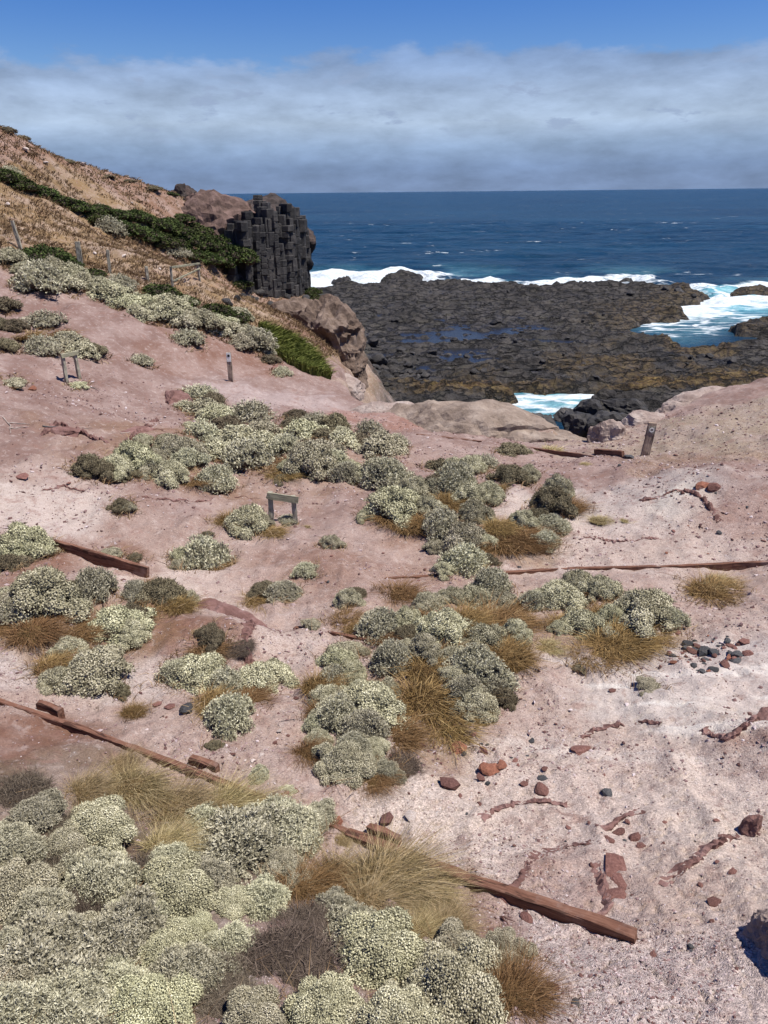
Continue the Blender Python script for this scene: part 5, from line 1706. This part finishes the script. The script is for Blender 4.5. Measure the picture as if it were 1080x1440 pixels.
SN = 'named stones of the gully floor'
for (u, v, w, mt, lb, *kw) in [
    (632, 1106, 40, 'redrock', 'large flat dark red stone in the scatter below the central clump'), (705, 1076, 24, 'rustrock', 'rusty pointed stone above the flat rust slab'), (692, 1084, 38, 'rustrock', 'flat rust coloured slab by the pointed stone'),
    (680, 1056, 20, 'redrock', 'dark red block beside a pale fallen branch'), (633, 1036, 15, 'darkrock', 'nearly black stone at the edge of the brown grass'), (643, 1052, 38, 'rustrock', 'broad thin rust slab near the pale fallen branch', dict(flat=.5)),
    (545, 1154, 32, 'redrock', 'red brown block beside the cream stone'), (578, 1150, 34, 'palerock', 'cream coloured lump of stone on the gravel'), (472, 1156, 30, 'rustrock', 'bright orange stone at the end of the bushes'),
    (853, 1116, 24, 'darkrock', 'dark grey rounded stone beside a broken crust edge'), (815, 1056, 36, 'redrock', 'flat red slab below the dark crust arc'), (760, 1110, 30, 'redrock', 'knobbly red stone with small stones round it'), (763, 1095, 16, 'darkrock', 'small grey stone above the knobbly red one'),
    (810, 1410, 18, 'darkrock', 'smooth blue grey pebble alone on the gravel'), (742, 1292, 26, 'redrock', 'chunky red stone below the timber board'), (693, 1255, 26, 'redrock', 'red lump resting against the timber board'), (708, 1262, 20, 'redrock', 'second red lump resting against the timber board'), (775, 1388, 24, 'redrock', 'wedge of red stone beside the brown skirted bush'),
    (918, 1344, 16, 'redrock', 'small red wedge just past the board end'), (1002, 1270, 28, 'redrock', 'flat stone with a dark shadow on open gravel'), (1030, 1227, 18, 'redrock', 'reddish chip above the open gravel'), (870, 1170, 24, 'redrock', 'upper slab of the broken red crust'), (892, 1180, 26, 'redrock', 'tilted slab of the broken red crust'), (900, 1190, 18, 'redrock', 'outer block of the broken red crust'), (858, 1182, 22, 'redrock', 'inner slab of the broken red crust'),
    (866, 1222, 62, 'redrock', 'big bare dark red slab set in the gravel', dict(flat=.45, ex=1.0, proud=.1)), (862, 1262, 50, 'redrock', 'lower tongue of the bare dark red slab', dict(flat=.45, proud=.1)), (872, 1240, 44, 'redrock', 'middle of the bare dark red slab', dict(flat=.45, proud=.1)),
    (262, 998, 26, 'darkrock', 'round dark stone below the paired pale bushes', dict(flat=1.3)), (240, 996, 22, 'redrock', 'dark wedge beside the round dark stone'), (222, 992, 18, 'redrock', 'low red stone beside the dark wedge'), (986, 684, 30, 'rustrock', 'bright red rock on the right hand scree slope'.replace('right hand ', 'upper ')), (1003, 686, 28, 'redrock', 'crimson rock next to the bright red one on the scree slope'),
    (884, 642, 22, 'darkrock', 'flat black stone at the foot of the carved sign post', dict(flat=.4)), (733, 677, 26, 'rustrock', 'orange red rock under a dull bush'), (608, 803, 11, 'darkrock', 'dark blue stone beside the buried strip'), (731, 798, 7, 'darkrock', 'tiny dark stone beyond the buried strip'), (418, 527, 0.1, 'redrock', ''),
    (30, 670, 34, 'redrock', 'flat dark slab on the bare mauve slope', dict(flat=.5)), (46, 548, 16, 'rustrock', 'orange stone on the mauve slope below the handrail'), (388, 520, 26, 'redrock', 'red rock wedged under the hillside bushes', dict(flat=1.3)), (463, 1322, 60, 'redrock', 'broad red brown slab among the dead twigs', dict(flat=.5, proud=.6)), (306, 1152, 24, 'rustrock', 'orange stone lying in the straw tussocks', dict(proud=1.5)),
    (860, 972, 15, 'redrock', 'single red chip below the scree clump'), (990, 916, 30, 'darkrock', 'grey block in the red scree'), (965, 912, 16, 'darkrock', 'round grey stone in the red scree'), (1018, 935, 22, 'redrock', 'rounded red stone in the red scree')]:
    if lb:
        stone(u, v, w, mt, lb, SN, **(kw[0] if kw else {}))
def crust_ledge(pts, h, label, seed, face=1):
    """broken lip of red crust: steep dark face one way, sloping back into the gravel the other"""
    g = np.random.default_rng(seed)
    C = np.array([gp(*k)[:2] for k in pts])
    seg = np.r_[0, np.cumsum(np.linalg.norm(np.diff(C, axis=0), axis=1))]
    n = max(10, int(seg[-1] / .022))
    t = np.linspace(0, seg[-1], n)
    P = np.c_[np.interp(t, seg, C[:, 0]), np.interp(t, seg, C[:, 1])]
    d = unit(np.gradient(P, axis=0)); nr = np.c_[d[:, 1], -d[:, 0]] * face
    jag = (fbm(t * 16, t * 0 + seed, 4, seed, .65) - .5)
    P = P + nr * (jag * .05 + (vnoise(t * 34, t * 0 + 2, seed) - .5) * .03)[:, None]
    H = h * np.clip(3.4 * fbm(t * 5, t * 0 + 3, 4, seed + 1, .65) - 1.35, .0, 1.25) * np.minimum(1, np.minimum(t, seg[-1] - t) / .06 + .1)
    rows = []
    wv = .6 + .8 * fbm(t * 5, t * 0 + 8, 3, seed + 2)
    for off, up in ((.016, -.35), (.010, .3), (.014, .7), (.0, 1.0), (-.018, .9), (-.04, .35), (-.06, -.35)):
        Q = P + nr * (off * math.sqrt(h / .05) * wv * (1 + .25 * g.random(n)))[:, None]
        rows.append(np.c_[Q, land_z(Q) + H * up * (1 + .5 * (fbm(t * 30, t * 0 + off * 300, 2, seed + 6) - .5)) + g.normal(0, h * .10, n)])
    V = np.vstack(rows)
    i = np.arange(len(rows) - 1)[:, None] * n + np.arange(n - 1)[None]
    Fq = np.stack([i, i + 1, i + n + 1, i + n], -1).reshape(-1, 4)
    if face > 0:
        Fq = Fq[:, ::-1]
    o = V.mean(0)
    tag(link('crust_ledge', mesh_from('crust_ledge', V - o, Fq, False), M['redbank'], loc=o), label, 'rock ledge')


for k, (pts, h, lb, fc) in enumerate([
    ([(680, 1154), (700, 1139), (725, 1131), (760, 1129), (798, 1134)], .05, 'curved red crust lip beside the knobbly red stone', 1),
    ([(820, 1040), (833, 1028), (858, 1022), (878, 1020)], .06, 'dark crust arc above the flat red slab', 1),
    ([(893, 1019), (910, 1016), (928, 1019)], .05, 'short dark crust lip beside the arc', 1),
    ([(742, 1216), (765, 1200), (790, 1192), (832, 1186)], .06, 'long red crust lip above the bare dark slab', 1),
    ([(938, 1248), (950, 1232), (975, 1215), (1000, 1195), (1022, 1180), (1042, 1178)], .07, 'stepped crust ledge leading up to the jagged stone', 1),
    ([(848, 1292), (856, 1272), (850, 1242), (842, 1213)], .06, 'undercut edge of the bare dark red slab', 1),
    ([(985, 1026), (1000, 1035), (1022, 1042), (1045, 1026), (1085, 1008)], .08, 'jagged dark ledge running off the smooth gravel', 1),
    ([(850, 1168), (875, 1152), (905, 1140)], .05, 'small crust lip by the dark grey rounded stone', 1),
    ([(740, 1212), (730, 1235), (712, 1258)], .04, 'thin crack lip dropping to the timber board', 1),
    ([(60, 612), (85, 598), (110, 606), (150, 624)], .14, 'dark eroded crust edge on the mauve slope', 1),
    ([(180, 622), (200, 606), (222, 592)], .14, 'eroded crust edge above the long clump', 1),
    ([(60, 690), (90, 684), (120, 690)], .05, 'faint crust ridge low on the mauve slope', 1),
    ([(200, 700), (250, 704), (300, 700)], .05, 'faint crust ridge under the long clump', 1),
    ([(900, 705), (950, 690), (985, 700), (1010, 735)], .12, 'crumbling pale ledge on the stony slope', 1),
    ([(820, 755), (870, 762), (930, 758)], .06, 'low crust step on the stony slope', 1),
    ([(360, 880), (345, 905), (352, 930), (375, 950)], .16, 'undercut red lip of the crumbling bank', -1)]):
    crust_ledge(pts, h * .8, lb, 700 + k, fc)
for (u, v, w) in [(36, 213, 11), (65, 231, 9), (117, 234, 13), (186, 287, 6), (134, 358, 8), (175, 362, 10), (120, 306, 6), (12, 290, 9), (225, 380, 6), (260, 394, 6), (196, 246, 6), (340, 355, 7)]:
    stone(u, v, w, 'palerock', 'cream white rock lying on the brown hillside', 'cream rocks on the hillside', 1.3, .8)


def scatter(n, box, sizes, mats, label, group, cluster=None):
    for i in range(n):
        if cluster is not None:
            u, v = gS.normal(cluster[0], cluster[2]), gS.normal(cluster[1], cluster[3])
        else:
            u, v = gS.uniform(box[0], box[2]), gS.uniform(box[1], box[3])
        w_ = sizes[0] + (sizes[1] - sizes[0]) * gS.random() ** 2.4
        mt = mats[gS.integers(len(mats))]
        sw = 'tiny' if w_ < 6 else ('small' if w_ < 10 else 'fair sized')
        lb = sw + ' ' + {'redrock': 'dark red', 'rustrock': 'rusty', 'darkrock': 'blackish', 'palerock': 'pale'}[mt] + ' ' + label.split(' ', 1)[1].replace('red stone', 'stone')
        stone(u, v, w_, mt, lb, group, gS.uniform(.7, 1.3), .4)


scatter(56, None, (6, 26), ['redrock', 'redrock', 'rustrock', 'darkrock'], 'small red stone in the scree spilling from the clump', 'stones of the red scree', (995, 918, 34, 17))
scatter(44, None, (5, 19), ['redrock', 'redrock', 'redrock', 'darkrock'], 'small stone in the scatter below the central clump', 'stones below the central clump', (655, 1080, 60, 42))
scatter(17, None, (4, 13), ['redrock', 'redrock', 'darkrock'], 'small stone beside the broken red crust', 'stones beside the red crust', (830, 1170, 60, 40))
scatter(20, (880, 1150, 1080, 1330), (4, 12), ['redrock', 'redrock', 'palerock'], 'small chip on the gravel by the upright jagged stone', 'chips by the upright stone')
scatter(13, (640, 1290, 1000, 1440), (4, 13), ['redrock', 'redrock', 'palerock', 'darkrock'], 'small stone on the gravel below the board end', 'stones below the board end')
scatter(30, (860, 640, 1080, 780), (4, 10), ['redrock', 'redrock', 'darkrock', 'rustrock'], 'small stone on the stony slope beside the sign post', 'stones of the slope by the sign post')
scatter(15, (330, 1030, 480, 1140), (4, 12), ['redrock', 'redrock', 'palerock'], 'small stone beside the edging by a silvery sprig', 'stones beside the long edging')
scatter(15, (200, 980, 430, 1080), (4, 11), ['redrock', 'palerock', 'redrock'], 'small stone below the crumbling red bank', 'stones below the crumbling bank')
scatter(13, (400, 770, 640, 840), (4, 9), ['redrock', 'darkrock', 'redrock'], 'small stone on the gravel mound by the buried strip', 'stones of the gravel mound')
scatter(12, (0, 560, 300, 760), (3, 9), ['redrock', 'palerock', 'redrock'], 'small stone on the bare mauve slope', 'stones of the mauve slope')


def gravel():
    g = np.random.default_rng(3)
    n = 100000
    r = np.exp(g.uniform(math.log(2.4), math.log(24), n)); a = g.uniform(rad(-36), rad(36), n)
    P = np.c_[r * np.sin(a), r * np.cos(a)]
    x, y = P.T
    dens = sstep(fbm(x / 1.3, y / 1.3, 4, 201), .40, .62) * .8 + .12 + .5 * sstep(x, 3, 6) * sstep(y, 9, 13)
    k = g.random(n) < dens * .55
    P = P[k]; r = r[k]; n = len(P)
    s = r * .0008 + .003 + .018 * g.random(n) ** 7 * np.clip(r / 6, .6, 2)
    C = np.c_[P, land_z(P) + s * .15]
    V, Fi = blobs(g, C, s, OCT_V * np.array([1.2, .9, .6]), OCT_F)
    V[:, 2] = np.repeat(C[:, 2], 6) + (V[:, 2] - np.repeat(C[:, 2], 6)) * .7
    me = mesh_from('gravel', V, Fi, False)
    set_attr(me, 'tint', np.repeat(np.clip(g.beta(1.2, 1.6, n), 0, 1), 6))
    o = link('gravel', me, mat_foliage('gravel_grain', (.10, .055, .045), (.24, .165, .15), (.52, .45, .43), .9, 0))
    setting(o, 'stuff', 'fine red and pale gravel strewn over the gully floor', 'gravel')


gravel()


def stick(u, v, ln_px, ang, mat, label, seed, br=2):
    g = np.random.default_rng(seed)
    p, D = hit(u, v)
    L = ln_px * D / F
    VV, FF, off = [], [], 0

    def tube(a, dirv, L, r0, n=7):
        nonlocal off
        pts = [a]
        d = np.array(dirv, float)
        for i in range(n):
            d = unit(d + g.normal(0, .22, 2))
            q = pts[-1] + d * L / n
            pts.append(q)
        pts = np.array(pts)
        z = land_z(pts) + r0 * .8
        for i, (q, zz) in enumerate(zip(pts, z)):
            rr = r0 * (1 - .8 * i / n)
            s = np.array([-d[1], d[0]])
            for t in np.linspace(0, 2 * math.pi, 6)[:-1]:
                VV.append([q[0] + s[0] * rr * math.cos(t), q[1] + s[1] * rr * math.cos(t), zz + rr * math.sin(t)])
        for i in range(n):
            for k in range(5):
                FF.append((off + i * 5 + k, off + i * 5 + (k + 1) % 5, off + i * 5 + 5 + (k + 1) % 5, off + i * 5 + 5 + k))
        off += (n + 1) * 5
        return pts
    pts = tube(p[:2], (math.cos(ang), math.sin(ang)), L, L * .012 + .003)
    for b in range(br):
        i = g.integers(2, 6)
        tube(pts[i], (math.cos(ang + g.choice([-.8, .8])), math.sin(ang + g.choice([-.8, .8]))), L * .4, L * .012 + .002, 4)
    V = np.array(VV) - p
    o = link('fallen_branch', mesh_from('fallen_branch', V, np.array(FF), True), M[mat], loc=p)
    tag(o, label, 'branch')


stick(655, 1052, 50, .2, 'palerock', 'pale dead branch lying across the red stones', 1)
stick(590, 1015, 60, .6, 'palerock', 'thin pale stalk in the brown grass of the central clump', 2)
stick(0, 585, 70, -.5, 'palerock', 'long pale root running down the mauve slope', 3)
stick(170, 610, 40, .9, 'palerock', 'pale bent root by the eroded ledge', 4)
stick(215, 605, 36, .5, 'redrock', 'dark root curling off the eroded ledge', 5)
stick(60, 600, 70, .1, 'darkrock', 'dark root along the ledge on the mauve slope', 6)
stick(40, 955, 24, .5, 'redrock', 'short reddish stick near the edging board', 7, 0)
stick(60, 965, 18, 1.0, 'darkrock', 'short dark twig on the pale path', 8, 0)
stick(225, 1010, 14, .8, 'darkrock', 'bent dark twig below the round dark stone', 9, 0)
stick(395, 1015, 24, .3, 'darkrock', 'dark twig beside the crumbling bank plants', 10, 1)
stick(660, 1275, 60, -.5, 'redrock', 'dark red root below the timber board', 11, 3)
stick(330, 700, 36, .2, 'redrock', 'thin red root on the flat by the long clump', 12, 1)
stick(105, 535, 50, -.5, 'darkrock', 'dark root trailing from the small handrail', 13, 1)
